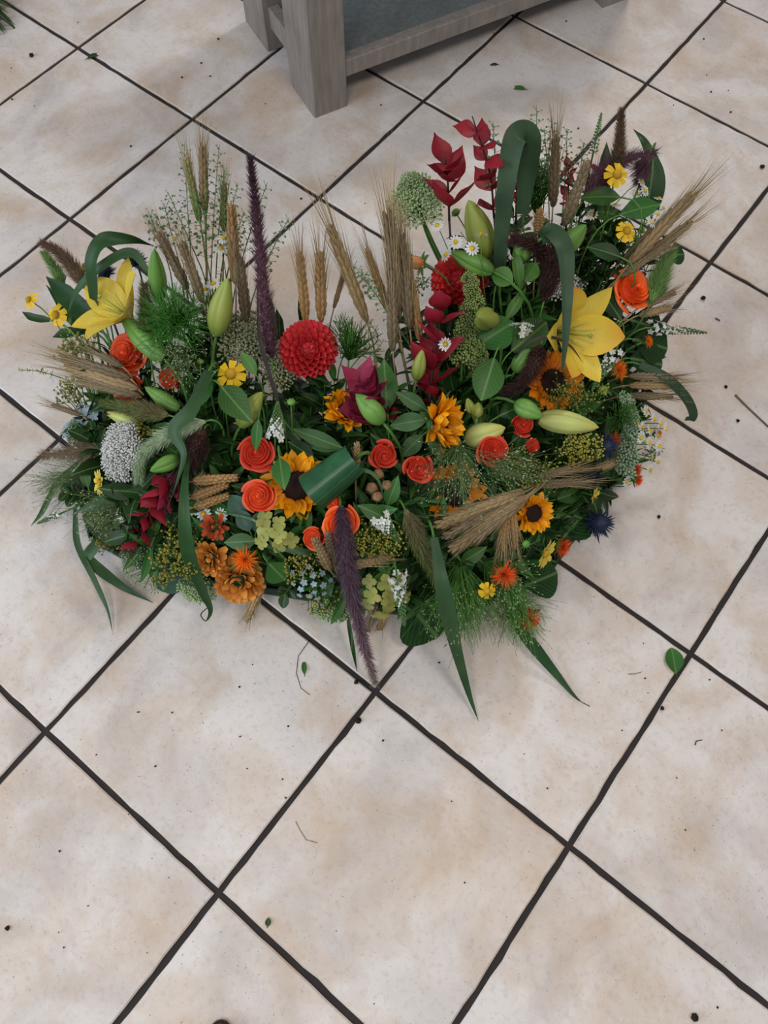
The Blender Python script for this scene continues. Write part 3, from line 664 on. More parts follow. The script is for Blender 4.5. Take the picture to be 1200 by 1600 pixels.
def leaf_mesh(kind, m):
    P = {'broad': (ovate(.24, .4), dict(bend=-.5, fold=.22)), 'round': (ovate(.36, .5, .7), dict(bend=-.35, cup=.2)), 'lance': (ovate(.13, .4), dict(bend=-.7, fold=.3)),
         'narrow': (ovate(.065, .4), dict(bend=-.9, fold=.3)), 'wavy': (ovate(.22, .4), dict(bend=-.8, fold=.2, wave=.03)), 'euc': (ovate(.36, .36, 1.35), dict(bend=.5, cup=.3, wave=.015))}[kind]
    return cached(('leaf', kind, m), lambda: MB().add(*sheet(1, P[0], 9, 5, **P[1])).mesh('leaf_blade', G[m]))
def leaf(label, bx, by, tx, ty, kind='broad', m='leaf_mid', w=1., up=None, z0=None, z1=None, group=None, dz=.02):
    """single leaf as a thing: blade and stalk"""
    a = pt(bx, by, zf(bx, by)+dz if z0 is None else z0); t = pt(tx, ty, zf(tx, ty)+dz if z1 is None else z1); d = t-a; r_ = root(a)
    th = thing('leaf', label, 'leaf', r_, group); R = ydir(d, up or TOCAM); L = d.length*1.04
    sub('leaf_blade', leaf_mesh(kind, m), th, TR(a-r_) @ R @ RX(.22) @ Mx.Diagonal((L*w, L, L, 1)))
    stem_part(th, r_, a, .0013, b_dir=d)
def blade(label, pix, wpx, m='blade', group=None, up=None, twist=0., prof=None, stemfrom=True, name='grass_blade', cat='grass blade'):
    """long ribbon leaf through photo points with heights, width in photo pixels"""
    P = [pt(x, y, zf(x, y)+.03 if z is None else z) for x, y, z in pix]; C = spline(P, 9); N = len(C); r_ = root(P[0])
    th = thing(name, label, cat, r_, group); hw = wpx*px2m(P[len(P)//2])/2; prof = prof or (lambda t: min(1, .55+t*2, (1-t)*2.6+.03)); vs = []
    u0 = V(up).normalized() if up else TOCAM
    for i, c in enumerate(C):
        t = i/(N-1); d = (C[min(N-1, i+1)]-C[max(0, i-1)]).normalized(); uu = (u0-d*u0.dot(d)); uu = uu.normalized() if uu.length > .05 else d.orthogonal().normalized()
        if twist: uu = Quaternion(d, twist*t) @ uu
        x = d.cross(uu).normalized(); h = hw*prof(t)
        for s in (-1, -.5, 0, .5, 1): vs.append(c+x*(h*s)+uu*(abs(s)*h*.22)-r_)
    q = MB().add(vs, gridfaces(N, 5)); sub('leaf_blade', q.mesh('leaf_blade', G[m]), th, Mx())
    if stemfrom: stem_part(th, r_, P[0], hw*.5 if hw < .004 else .002, b_dir=C[1]-C[0])
def branch(name, label, cat, pix, leaves, size, m, kind='euc', stemm='stem_dark', group=None, start=.15, spread=1., r=.0015, pairs=2, dz=.03, lean=.5, rise=.2, pts=None):
    """twig with separate leaves in pairs; size in photo pixels"""
    P = pts or [pt(x, y, zf(x, y)+dz if z is None else z) for x, y, z in pix]; C = spline(P, 8); N = len(C); r_ = root(P[0]) if pts is None else P[0]; th = thing(name, label, cat, r_, group)
    q = MB().add(*tube([c-r_ for c in C], lambda t: r*(1.2-.7*t), 6)); sub('twig', q.mesh('twig', G[stemm]), th, Mx())
    if pts is None: stem_part(th, r_, P[0], r*1.2, stemm, b_dir=C[1]-C[0])
    s = size*px2m(P[0]); me = leaf_mesh(kind, m)
    for k in range(leaves):
        t = start+(1-start)*((k//pairs)+.5)/math.ceil(leaves/pairs); t = min(t, .999); i = min(N-2, int(t*(N-1))); d = (C[i+1]-C[i]).normalized()
        x = d.orthogonal().normalized(); y = d.cross(x); a = (k % pairs)*2*PI/pairs+(k//pairs)*(PI/2+.2)+rnd.gauss(0, .4); o = x*math.cos(a)+y*math.sin(a)
        g = s*(1.08-.35*t)*rnd.uniform(.75, 1.2); dd = (o*spread+d*(lean+rnd.gauss(0, .25))+V((0, 0, rise+rnd.gauss(0, .15)))).normalized()
        sub('leaf', me, th, TR(C[i]-r_) @ ydir(dd, d+V((0, 0, .5))) @ RY(rnd.gauss(0, .3)) @ SC(g))
def pennycress(label, bx, by, tx, ty, z0=None, z1=None, group='pennycress sprays', n=26, m='pod_green', bendx=0., sz=.0028, reach=.011):
    a = pt(bx, by, zf(bx, by) if z0 is None else z0); t = pt(tx, ty, z1 if z1 is not None else zf(tx, ty)+.1); r_ = root(a); th = thing('pennycress', label, 'pennycress', r_, group)
    mid = (a+t)/2+V((bendx, 0, .01)); C = bez(a, mid, t, 14); q = MB().add(*tube([c-r_ for c in C], lambda u: .0009*(1-.6*u), 4)); stem_part(th, r_, a, .001, b_dir=C[1]-C[0])
    pod = MB(); disc_ = ball(1, .35, 6, 3)
    for k in range(n):
        u = .25+.75*k/n; i = min(12, int(u*13)); c = C[i].lerp(C[i+1], u*13-i); ax_ = (C[i+1]-C[i]).normalized(); x = ax_.orthogonal().normalized(); y = ax_.cross(x); al = k*2.39996
        s = x*math.cos(al)+y*math.sin(al); L = reach*(1.15-.6*u)*rnd.uniform(.8, 1.2); e = c+(s+ax_*.35)*L
        q.add(*tube([c-r_, e-r_], .00035, 3, False)); pod.add(*disc_, TR(e-r_) @ zdir(s+ax_+V((0, 0, .5))) @ SC(sz*rnd.uniform(.6, 1.1)*(1.1-.5*u)))
    sub('stalk', q.mesh('stalk', G[m]), th, Mx()); sub('pods', pod.mesh('pods', G[m]), th, Mx(), True)
def spray(label, px, py, rpx, d, n, m='spray', spread=.8, dz=.05, z=None, group='fine panic grass tufts', seeds=True, hw=.00026, foot=None):
    """bush of hair-fine grass branches opening around direction d"""
    p = pt(px, py, zf(px, py)+dz if z is None else z); r_ = root(p); th = thing('panic_grass', label, 'panic grass', r_, group); R = rpx*px2m(p); d = V(d).normalized(); q = MB(); sd = MB(); bl = ball(.0008, 1.9, 4, 3)
    for k in range(n):
        s = V((rnd.gauss(0, 1), rnd.gauss(0, 1), rnd.gauss(0, 1))).normalized(); dd = (d+s*spread*rnd.random()).normalized(); L = R*rnd.uniform(.5, 1.15); a = p+s*R*.05
        mid = a+dd*L*.55; e = a+dd*L+V((0, 0, -.12*L))+s*L*.1; q.add(*tube([a-r_, mid-r_, e-r_], lambda t: hw*(1.3-.7*t), 3, False))
        for b2 in range(3):
            ee = mid.lerp(e, rnd.uniform(.1, .7)); e2 = ee+(dd+V((rnd.gauss(0, .45), rnd.gauss(0, .45), rnd.gauss(0, .45))))*L*.3; q.add(*tube([ee-r_, e2-r_], hw*.7, 3, False))
            if seeds and b2 < 2: sd.add(*bl, TR(e2-r_) @ zdir(e2-ee))
    sub('branches', q.mesh('branches', G[m]), th, Mx(), True)
    if seeds: sub('seeds', sd.mesh('seeds', G['spray_seed']), th, Mx(), True)
    stem_part(th, r_, p, .0014, b_dir=d)
def haze(name, label, cat, px, py, rx, ry, n, m='goldenrod', br=.0016, dz=.02, z=None, group=None, depth=.5, n_twigs=9, five=None):
    """loose spray of tiny globes (goldenrod, seed heads) or of five petalled stars"""
    p = pt(px, py, zf(px, py)+dz if z is None else z); r_ = root(p); th = thing(name, label, cat, r_, group); k_ = px2m(p); f = outward(p); q = MB(); tw = MB(); bl = ball(br, 1.1, 5, 3)
    hubs = []
    for k in range(n_twigs):
        a = k*2.39996; r = math.sqrt((k+.5)/n_twigs); h = p+V((math.cos(a)*r*rx*k_, math.sin(a)*r*ry*k_, rnd.uniform(-.5, .5)*depth*rx*k_)); hubs.append(h)
        tw.add(*tube(bez(r_-r_, (p-r_)*.6, h-r_, 6), .0007, 4, False))
    for k in range(n):
        h = hubs[k % n_twigs]; s = rx*k_/math.sqrt(n_twigs)*.75; e = h+V((rnd.gauss(0, s), rnd.gauss(0, s), abs(rnd.gauss(0, s))))
        tw.add(*tube([h-r_-V((0, 0, s)), e-r_], .00035, 3, False)); q.add(*bl, TR(e-r_) @ SC(rnd.uniform(.6, 1.25)))
    sub('twigs', tw.mesh('twigs', G['stem']), th, Mx(), True); sub('florets', q.mesh('florets', G[m]), th, Mx(), True)
def star_cluster(name, label, cat, px, py, R, n, fl, m, petals=5, dz=.02, z=None, group=None, face=None, pw=.34):
    """cluster of small open flowers, each flower a part"""
    th, p, r_, f = begin(name, label, cat, px, py, dz, z, face, group); k_ = px2m(p); B = zdir(f); tw = MB()
    def fm():
        q = MB()
        for k in range(petals): q.add(*sheet(.95, ovate(pw, .6, .6), 5, 3, bend=-.2, cup=.25), RZ(k*2*PI/petals) @ TR((0, .06, 0)) @ RX(.22))
        return q.add(*ball(.13, 1, 6, 3)).mesh('floret', G[m])
    me = cached((name, m), fm)
    for k in range(n):
        r = math.sqrt((k+.5)/n)*R*k_; a = k*2.39996+.4; P = V((r*math.cos(a), r*math.sin(a), R*k_*.35*(1-((k+.5)/n))+rnd.gauss(0, .002)))
        sub('floret', me, th, TR(p-r_) @ B @ TR(P) @ zdir(V((P.x*14, P.y*14, .6+rnd.gauss(0, .1)))) @ RZ(rnd.uniform(0, 6)) @ SC(fl*k_*rnd.uniform(.8, 1.15)))
        tw.add(*tube([B @ V((0, 0, -R*k_)), B @ P], .0007, 4, False), TR(p-r_))
    sub('stalks', tw.mesh('stalks', G['stem']), th, Mx()); stem_part(th, r_, p-f*R*k_, .0018, b_dir=f)
def pod(label, px, py, R, m='podbrown', face=None, dz=.03, group='dry brown seed pods'):
    th, p, r_, f = begin('seed_pod', label, 'seed pod', px, py, dz, None, face, group); s = R*px2m(p); H = head_frame(th, p, f, s); stem_part(th, r_, p-f*s*.8, .001, 'stem_dry', b_dir=f)
    sub('capsule', cached(('pod', m), lambda: MB().add(*lathe([(.12, -.95), (.62, -.6), (.85, 0), (.6, .6), (.15, .85)], 10, .06, 5)).mesh('capsule', G[m])), th, H)
    def cr():
        q = MB()
        for k in range(6): q.add(*sheet(.55, ovate(.12, .3), 4, 3, bend=.4), RZ(k*PI/3) @ TR((0, .1, .8)) @ RX(.6))
        return q.mesh('crown', G[m])
    sub('crown', cached(('podc', m), cr), th, H)

# ================================================================== the arrangement
# ---- green filling, deep between the flowers
FILL = [('leafy_sprig', 'dark green broad leaved sprig tucked deep between the flowers', 'leaf_dark', 'broad', .052, 8, 'dark leafy filling sprigs'),
        ('leafy_sprig', 'mid green lance leaved sprig tucked deep between the flowers', 'leaf_mid', 'lance', .058, 9, 'lance leaved filling sprigs'),
        ('box_sprig', 'small round leaved dark sprig filling gaps low in the arrangement', 'leaf_dark', 'round', .026, 14, 'round leaved filling sprigs')]
r3 = random.Random(11); cnt = 0
while cnt < 150:
    p = V((r3.uniform(-.5, .5), r3.uniform(.2, .95), 0)); e = edge(p)
    if e < .016: continue
    m_ = medial(p); o = V((p.x-m_.x, p.y-m_.y, 0)); k = min(1, o.length/.12); o = o.normalized() if o.length > .001 else V((0, -1, 0))
    z0 = moundz(p)-.01; a = V((p.x, p.y, z0)); up_ = .95-.75*k; d = (o*(.35+k*.6)+V((r3.gauss(0, .25), r3.gauss(0, .25), up_))).normalized(); L = r3.uniform(.04, .07)*(1 if k < .7 else .55)
    n_, lb, m, kd, sz, nl, gr = FILL[(0, 0, 1, 1, 2)[cnt % 5]]
    C_ = [a, a+d*L*.5, a+d*L+V((0, 0, -.008*k))]
    if C_[2].z < .02: C_[2].z = .02
    branch(n_, lb, 'foliage', None, nl, sz/px2m(a), m, kd, 'stem', gr, start=.1, pts=C_, lean=.75, rise=.25, r=.0013); cnt += 1

# ---- taller green filling that carries the back of both lobes
DENSE = [(140, 600), (190, 560), (250, 540), (330, 490), (420, 530), (450, 570), (530, 585), (600, 600), (640, 540), (680, 430), (720, 360), (800, 360), (880, 330), (960, 320), (1000, 350), (1000, 430), (985, 470), (1010, 540), (1010, 600), (985, 700), (890, 800), (860, 860), (760, 920), (650, 940), (500, 920), (300, 880), (200, 820), (140, 700)]
def inpoly(x, y):
    c = False
    for (a, b_), (c2, d) in zip(DENSE, DENSE[1:]+DENSE[:1]):
        if (b_ > y) != (d > y) and x < (c2-a)*(y-b_)/(d-b_)+a: c = not c
    return c
cnt = 0
while cnt < 225:
    x, y = r3.uniform(120, 1020), r3.uniform(320, 940)
    if not inpoly(x, y): continue
    t_ = pt(x, y, zf(x, y)-r3.uniform(.015, .06)); a = root(t_, .35); n_, lb, m, kd, sz, nl, gr = FILL[(0, 1, 0, 2, 1)[cnt % 5]]
    c_ = a.lerp(t_, .55)+V((0, 0, .03)); 
    branch(n_, 'tall '+lb.replace('tucked deep between', 'rising behind').replace('filling gaps low in', 'standing inside'), 'foliage', None, nl+5, sz/px2m(a), m, kd, 'stem', 'tall '+gr, start=.15, pts=[a, c_, t_], lean=.7, rise=.2, r=.0011); cnt += 1

for i, (x, y, z) in enumerate([(905, 305, .25), (935, 335, .23), (965, 365, .22), (990, 330, .24), (910, 365, .23), (950, 415, .21), (880, 395, .23), (1000, 395, .2), (850, 345, .25), (760, 380, .25), (800, 330, .26),
                              (300, 510, .21), (335, 490, .22), (420, 565, .2), (460, 605, .19), (385, 600, .19), (250, 530, .2), (600, 560, .2), (640, 500, .22), (170, 540, .17)]):
    t_ = pt(x, y, z); a = root(t_, .35); c_ = a.lerp(t_, .55)+V((0, 0, .03)); n_, lb, m, kd, sz, nl, gr = FILL[i % 2]
    branch(n_, 'tall '+lb.replace('tucked deep between', 'rising behind'), 'foliage', None, 14, .05/px2m(a), 'leaf_dark', kd, 'stem', 'tall '+gr, start=.3, pts=[a, c_, t_], lean=.6, rise=.2, r=.0011)

# ---- big open flowers
lily('open yellow lily at the left seen from its side, facing up and left', 185, 482, 80, (-.44, .013, .79), 5.517, 'lily', z=.235, openness=.59, lb=-.7, anthers=False)
lily('open yellow lily at the right with orange petal tips behind a hanging grass blade', 893, 522, 89, (.83, -.865, .973), .99, 'lily_orange', z=.265, openness=.592, lb=-.55, anthers=False)
dahlia('round red pompon dahlia in the middle of the back edge', 481, 541, 43, (.02, -.25, 1), z=.245)
dahlia('red pompon dahlia half hidden below a green lily bud on the right lobe', 716, 430, 42, (-.25, -.1, 1), z=.25)
sunflower('golden sunflower with cupped petals and green bracts right of the middle', 694, 662, 56, (.78, -.25, .55), tilt=.85, disc=.32, z=.235)
sunflower('sunflower facing up in the centre, partly under the rolled dark leaf', 463, 758, 58, (.05, -.3, 1), tilt=.3, disc=.40, z=.19)
sunflower('sunflower under the magenta leaves and a lily bud', 544, 640, 46, (.15, .12, 1), tilt=.6, disc=.36, z=.215)
sunflower('small sunflower at the right beside the wheat bundle', 836, 803, 36, (.3, -.55, .8), tilt=.4, disc=.40, z=.165)
sunflower('orange sunflower below the right yellow lily', 868, 596, 54, (.25, -.3, .9), m='sun_orange', tilt=.1, disc=.40, z=.2)
sunflower('dull orange sunflower seen through the fine panic grass', 712, 770, 54, (0, -.35, .9), m='sun_orange', tilt=.2, disc=.40, z=.165)

rose('largest orange red rose at the left under the lily', 196, 553, 36, (-.25, -.35, .9))
rose('small half open red rose bud right of the largest left rose', 265, 590, 24, (.2, -.4, .9), 'rose_dark', n=17, bud=True)
rose('orange red rose at the left half hidden by a green foxtail', 198, 614, 30, (-.35, -.4, .85), dz=.005)
rose('red rose with a green leaf lying over its upper edge', 400, 707, 30, (.05, -.35, .9), 'rose_dark')
rose('red rose touching the left side of the central sunflower', 404, 776, 29, (-.1, -.35, .9))
rose('bright orange rose at the upper right edge', 993, 449, 36, (.25, -.25, .9), 'rose_orange', z=.21)
rose('narrow dark red rose right of the rolled leaf', 600, 712, 24, (.05, -.6, .8), 'rose_dark', n=21)
rose('dark red rose below the grey green sunflower bracts', 655, 732, 25, (.1, -.5, .85), 'rose_dark', n=21)
rose('red rose under the pale lily bud, dotted by panic grass', 772, 704, 26, (.1, -.4, .9), 'rose_dark')
rose('small red rose below the short green lily bud', 817, 664, 20, (.1, -.3, .9), 'rose_dark', n=20)
rose('tiny closed red rose bud at the right above the wheat bundle', 833, 696, 17, (.15, -.35, .9), 'rose_dark', n=15, bud=True)
rose('red rose bud behind a wheat ear left of the bright orange rose', 489, 841, 21, (-.2, -.5, .85), 'rose', n=20)
rose('tiny red rose above the bright orange front rose', 521, 786, 14, (0, -.4, .9), 'rose', n=16)
rose('bright orange rose behind the purple plume at the front', 534, 818, 30, (.05, -.5, .85), 'rose_orange', dz=.03)

# ---- lily buds
B = lily_bud
B('upright green lily bud above the left lily', 249, 470, 241, 388, 30, zz=(.25, .33))
B('upright yellow green lily bud at the left back', 338, 522, 356, 434, 40, 'bud_lime', zz=(.25, .32))
B('bright green lily bud lying above the largest left rose', 258, 562, 190, 497, 38, zz=(.225, .235))
B('green lily bud below the small left rose bud', 280, 640, 226, 604, 26, zz=(.19, .20))
B('lime lily bud standing behind a leaf left of the centre', 376, 665, 410, 612, 36, 'bud_lime', zz=(.20, .24))
B('plump green lily bud over the magenta leaves', 598, 660, 556, 615, 36, zz=(.24, .265))
B('large yellow green lily bud under the dark red twigs', 762, 400, 732, 312, 46, 'bud_lime', zz=(.27, .34))
B('green lily bud lying above the right red dahlia', 770, 424, 704, 393, 34, zz=(.29, .30))
B('round lily bud seen end on right of the amaranth', 768, 500, 748, 496, 38, 'bud_lime', zz=(.24, .31))
B('short green lily bud beside the dark furry plume', 810, 408, 826, 368, 32, zz=(.28, .32))
B('lime green lily bud tipped up right of the folded grass blade', 876, 394, 916, 351, 34, zz=(.26, .31))
B('green lily bud in the dark gap left of the right lily', 805, 580, 828, 545, 28, zz=(.2, .235))
B('long pale lily bud pointing right below the orange sunflower', 842, 654, 936, 668, 40, 'bud_pale', zz=(.22, .215))
B('short green lily bud at the foot of the long pale bud', 806, 630, 848, 652, 32, zz=(.235, .24))
B('olive pale lily bud right of the cupped sunflower', 728, 688, 790, 668, 42, 'bud_pale', zz=(.20, .22))
B('small lime lily bud at the left front by the dark foxtail', 280, 716, 234, 736, 28, 'bud_green', zz=(.185, .19))
B('slim green lily bud under the crimson leaves in the middle', 650, 592, 660, 546, 24, 'bud_lime', zz=(.235, .27))
B('pale green curved bud below the green foxtail at the left', 222, 664, 164, 644, 24, 'bud_pale', zz=(.165, .16))
B('small round green pod bud right of the cupped sunflower', 738, 645, 730, 622, 18, 'bud_lime', zz=(.22, .235))
B('second small round pod bud beside the leaf hanging over the sunflower', 745, 652, 748, 628, 20, 'bud_lime', zz=(.22, .235))

# ---- yellow and white daisies
H_ = lambda lb, x, y, R, face=None, z=None: daisy('helenium', lb, 'helenium', x, y, R, face, 'yellow', 'dome_yellow', 8, .26, -.15, -.35, (.38, .75), .03, z, 'yellow heleniums', True)
H_('fully open yellow helenium left of the centre', 360, 584, 24, (0, -.4, .9))
H_('yellow helenium at the far left edge', 44, 468, 15, (-.5, -.1, .8), .16)
H_('second yellow helenium just right of the far left one', 86, 492, 19, (-.4, -.4, .8), .16)
H_('small yellow helenium behind the left brown foxtail', 132, 414, 12, (-.3, .1, .9), .2)
H_('yellow helenium at the top right below the purple plume', 965, 272, 20, (.1, -.4, .9), .33)
H_('yellow helenium right of the small green buttons at the upper right', 980, 360, 18, (.2, -.3, .9), .27)
H_('small yellow helenium low at the front right', 762, 924, 15, (.1, -.6, .7), .15)
D_ = lambda lb, x, y, R, face, z=None: daisy('pale_daisy', lb, 'daisy', x, y, R, face, 'paleyellow', 'dome_yellow', 14, .19, .25, -.1, (.26, .6), .02, z, 'pale yellow daisies')
D_('pale yellow daisy at the left edge below the grey lace flower', 154, 754, 22, (-.7, -.3, .5))
D_('pale yellow daisy at the left edge beside the blue flowers', 134, 684, 18, (-.7, -.2, .6))
D_('pale yellow daisy seen from the side at the right front', 854, 866, 26, (.75, -.5, .3))
D_('small yellow daisy half hidden low behind the right thistles', 930, 775, 14, (.7, -.4, .4))
button('green button without petals below the open left helenium', 352, 620, 9)
button('green button with sepals left of the central sunflower leaves', 455, 628, 11, 'bud_green')
button('green button above the right yellow lily', 924, 405, 10)
button('green button below the right heleniums', 944, 366, 11)
button('yellow green button beside the right helenium', 1002, 360, 10)
button('green starry bud on the yellow green lily bud', 712, 332, 12, 'bud_green')
button('pale round bud at the right below the orange safflower', 942, 610, 13)
button('small yellow bud left of the helenium', 313, 565, 9)
button('green bud below the white loosestrife on the right side', 822, 850, 10, 'bud_green')
th_b, p_, r__, f_ = begin('dahlia_bud', 'peach coloured half closed dahlia bud at the inner edge of the right lobe', 'dahlia bud', 652, 411, 0, .29, (-.85, -.1, .4))
Hb = head_frame(th_b, p_, f_, 15*px2m(p_)); stem_part(th_b, r__, p_-f_*.01, .0013, b_dir=f_)
for k in range(6): sub('petal', cached('dbp', lambda: MB().add(*sheet(1.6, ovate(.6, .5, .7), 7, 5, bend=1.0, cup=.5)).mesh('petal', G['peach'])), th_b, Hb @ RZ(k*PI/3) @ TR((0, .45, -.6)) @ RX(.95))
for k in range(7): sub('sepal', cached('dbs', lambda: MB().add(*sheet(1.2, ovate(.35, .4), 5, 3, bend=-.9)).mesh('sepal', G['leaf_bright'])), th_b, Hb @ RZ(k*PI/3.5) @ TR((0, .3, -.6)) @ RX(.5))

sd = small_daisy
for i, (x, y, z) in enumerate([(273, 373, .32), (350, 371, .32), (345, 388, .31), (333, 443, .26), (321, 452, .25), (287, 424, .28)]):
    sd(['white daisy beside the left brown wheat ears', 'white daisy top left of the tan back ear', 'white daisy below another at the tan back ear', 'white daisy by the yellow green bud', 'white daisy left of the yellow green bud', 'white daisy between two brown ears at the left'][i], x, y, 12, (0, -.3+.1*i, .9), z=z)
for i, (x, y, z) in enumerate([(712, 378, .315), (738, 388, .315), (752, 366, .33), (697, 398, .29), (683, 352, .30), (696, 538, .25)]):
    sd(['white daisy left of the large yellow green bud', 'white daisy between the large bud and the lying bud', 'white daisy in side view on the large bud', 'white daisy left of the right dahlia', 'white daisy below the pale sedum', 'tiny white daisy beside the crimson leaves'][i], x, y, 12, [(0, -.4, .9), (.1, -.4, .9), (0, .8, .4), (-.7, 0, .6), (-.4, 0, .9), (0, -.4, .9)][i], z=z)
rc = random.Random(4)
for x, y in [(1010, 642), (1022, 655), (1032, 662), (1016, 672), (1028, 680), (1040, 670), (1004, 668), (1002, 684), (1015, 692), (1030, 697), (995, 662), (990, 650)]:
    sd('white daisy in the dense bunch at the right edge', x, y, 11, (.7+rc.gauss(0, .2), -.3+rc.gauss(0, .2), .6), z=.15+rc.uniform(-.015, .015), group='white daisy bunch at the right edge')
for x, y in [(1020, 715), (1028, 722), (980, 752), (1004, 688), (1016, 735)]:
    sd('white daisy on the loose lower stems at the right edge', x, y, 11, (.6, -.5, .5), z=.1, group='loose white daisies at the right edge')
for x, y in [(1003, 283), (1008, 298), (995, 302), (1030, 310), (1036, 325), (1028, 335), (1018, 348), (935, 292), (962, 320), (925, 335)]:
    sd('white daisy in the loose bunch at the top right', x, y, 10, (rc.gauss(.3, .3), rc.gauss(0, .3), .8), z=.27+rc.uniform(-.02, .02), group='white daisies at the top right')
for x, y in [(300, 795), (285, 775), (318, 803), (345, 805)]:
    sd('white floret at the foot of the long left front blade', x, y, 13, (rc.gauss(0, .3), -.6, .7), z=.155, group='white florets at the left front')

# ---- bronze, orange and blue flowers
pompom('chrysanthemum', 'bronze orange chrysanthemum at the lower left front beside the long blade', 'chrysanthemum', 326, 873, 30, (-.4, -.55, .7), group='bronze chrysanthemums')
pompom('chrysanthemum', 'largest bronze chrysanthemum at the lower left front edge', 'chrysanthemum', 373, 908, 40, (.05, -.7, .65), n=54, group='bronze chrysanthemums')
pompom('chrysanthemum', 'small copper red chrysanthemum above the two bronze ones', 'chrysanthemum', 334, 824, 20, (-.1, -.5, .85), 'copper', 22, group='bronze chrysanthemums', pl=.7, pw=.2)
tuft('orange safflower above the largest bronze chrysanthemum', 382, 876, 24, (.1, -.5, .9), dz=.04)
tuft('red orange safflower at the lower right front', 790, 900, 24, (.2, -.5, .85), 'safflower_red', z=.165)
tuft('orange safflower lowest at the right front edge', 832, 971, 21, (.4, -.6, .6), 'safflower_red', z=.085)
tuft('red orange safflower beside the side view pale daisy', 884, 857, 20, (.7, -.5, .4), 'safflower_red', z=.07)
tuft('orange safflower below the petals of the right lily', 972, 578, 19, (.6, -.3, .7), z=.19)
tuft('orange red safflower behind the upper thistle at the right', 964, 690, 18, (.6, -.3, .7), 'safflower_red', z=.145)
tuft('small red safflower among loose daisies at the right edge', 998, 736, 13, (.7, -.4, .5), 'safflower_red', z=.09)
tuft('second small red safflower below the first at the right edge', 1000, 752, 12, (.7, -.5, .4), 'safflower_red', z=.08)
tuft('small orange safflower among the dark leaves at the right edge', 1016, 533, 11, (.7, -.2, .6), z=.17)
tuft('small orange safflower at the edge of the daisy bunch', 1031, 677, 10, (.7, -.2, .6), z=.14)
thistle('blue thistle standing out alone at the lower right edge', 936, 817, 30, (.5, -.35, .8), z=.08)
thistle('dark blue thistle above the lone lower right one', 924, 745, 24, (.5, -.3, .8), z=.12)
thistle('blue thistle in front of a red safflower at the right', 946, 698, 26, (.35, -.3, .85), z=.16)
thistle('dark thistle behind the left lily, nearest the brown foxtail', 163, 424, 20, (-.3, .2, .9), z=.21)
thistle('dark thistle behind the left lily, nearest the green bud', 212, 405, 20, (-.1, .3, .9), z=.24)

# ---- umbels and heads
umbel('sedum', 'pale green sedum head at the top of the inner right lobe', 'sedum', 652, 312, 50, 46, (-.2, -.1, .95), 'sedum', 46, .24, z=.285, group='sedum heads', dome=.5)
umbel('sedum', 'small pale green sedum tuft above the large pale head', 'sedum', 638, 282, 20, 14, (-.3, .1, .9), 'sedum', 12, .36, z=.30, group='sedum heads')
umbel('sedum', 'olive sedum head beside the dark plume at the left back', 'sedum', 385, 530, 50, 48, (-.1, -.2, .95), 'sedum_olive', 44, .24, z=.225, group='sedum heads')
umbel('sedum', 'olive sedum head left below the round red dahlia', 'sedum', 440, 568, 34, 42, (0, -.25, .95), 'sedum_olive', 30, .27, z=.215, group='sedum heads')
umbel('sedum', 'pale green sedum at the front edge below the bronze chrysanthemums', 'sedum', 306, 920, 34, 30, (-.2, -.75, .5), 'sedum', 30, .26, z=.07, group='sedum heads')
umbel('sedum', 'small grey green sedum at the front edge left of the purple plume', 'sedum', 520, 956, 34, 18, (0, -.8, .4), 'sedum', 22, .28, z=.06, group='sedum heads')
umbel('lace_flower', 'grey white lace flower head at the left edge', 'lace flower', 187, 706, 46, 56, (-.62, -.35, .7), 'greywhite', 52, .19, 26, .15, z=.17, dome=.35, part_name='umbellet')
umbel('yarrow', 'white yarrow behind the grass blade above the right lily', 'yarrow', 885, 448, 36, 16, None, 'greywhite', 22, .26, 14, .15, z=.235, dome=.4)
umbel('green_umbel', 'loose grey green seed umbel hanging over the front left floor', 'seed umbel', 228, 888, 48, 44, (-.2, -.5, .85), 'silver', 34, .15, 12, .14, z=.085, dome=.5)
umbel('green_umbel', 'small grey green umbel left of the loose front umbel', 'seed umbel', 200, 870, 22, 30, (-.6, -.6, .4), 'silver', 14, .22, 10, .15, z=.05, dome=.5)
spire('amaranth', 'green amaranth spike from a pale tip down beside the crimson leaves', 'amaranth', [(722, 565, .215), (728, 520, .235), (740, 470, .275), (732, 428, .315)], 50, 'amaranth', 80, cs=.34)
spire('amaranth', 'short olive amaranth spike right of the hanging one', 'amaranth', [(745, 590, .19), (752, 560, .215), (748, 530, .24)], 34, 'amaranth', 36, cs=.36)
spire('silver_foliage', 'silvery green woolly spike down the right edge', 'foliage', [(976, 738, .12), (982, 690, .15), (986, 650, .175), (974, 612, .2)], 30, 'silver', 46, cs=.6)
spire('silver_foliage', 'grey green woolly tuft at the left edge between daisies and blades', 'foliage', [(118, 690, .1), (112, 670, .12), (118, 655, .13)], 20, 'silver', 14, cs=.6)
star_cluster('hydrangea', 'yellow green hydrangea florets below the central sunflower', 'hydrangea', 430, 836, 30, 7, 15, 'hydrangea', 4, dz=.02, pw=.46)
star_cluster('hydrangea', 'yellowish hydrangea florets at the front right of the purple plume', 'hydrangea', 598, 928, 40, 9, 15, 'hydrangea', 4, dz=.005, face=(0, -.75, .6), pw=.46)
star_cluster('blue_star_flower', 'pale blue star flowers at the left edge under the wheat', 'flower', 140, 645, 32, 18, 10, 'blueflower', 5, dz=.01)
star_cluster('blue_star_flower', 'pale blue star flowers at the left edge beside the yellow daisy', 'flower', 116, 668, 18, 7, 11, 'blueflower', 5, dz=.01)
star_cluster('blue_star_flower', 'pale blue star flowers at the front left of the purple plume', 'flower', 486, 908, 34, 16, 6, 'blueflower', 5, dz=.01, face=(0, -.7, .7))
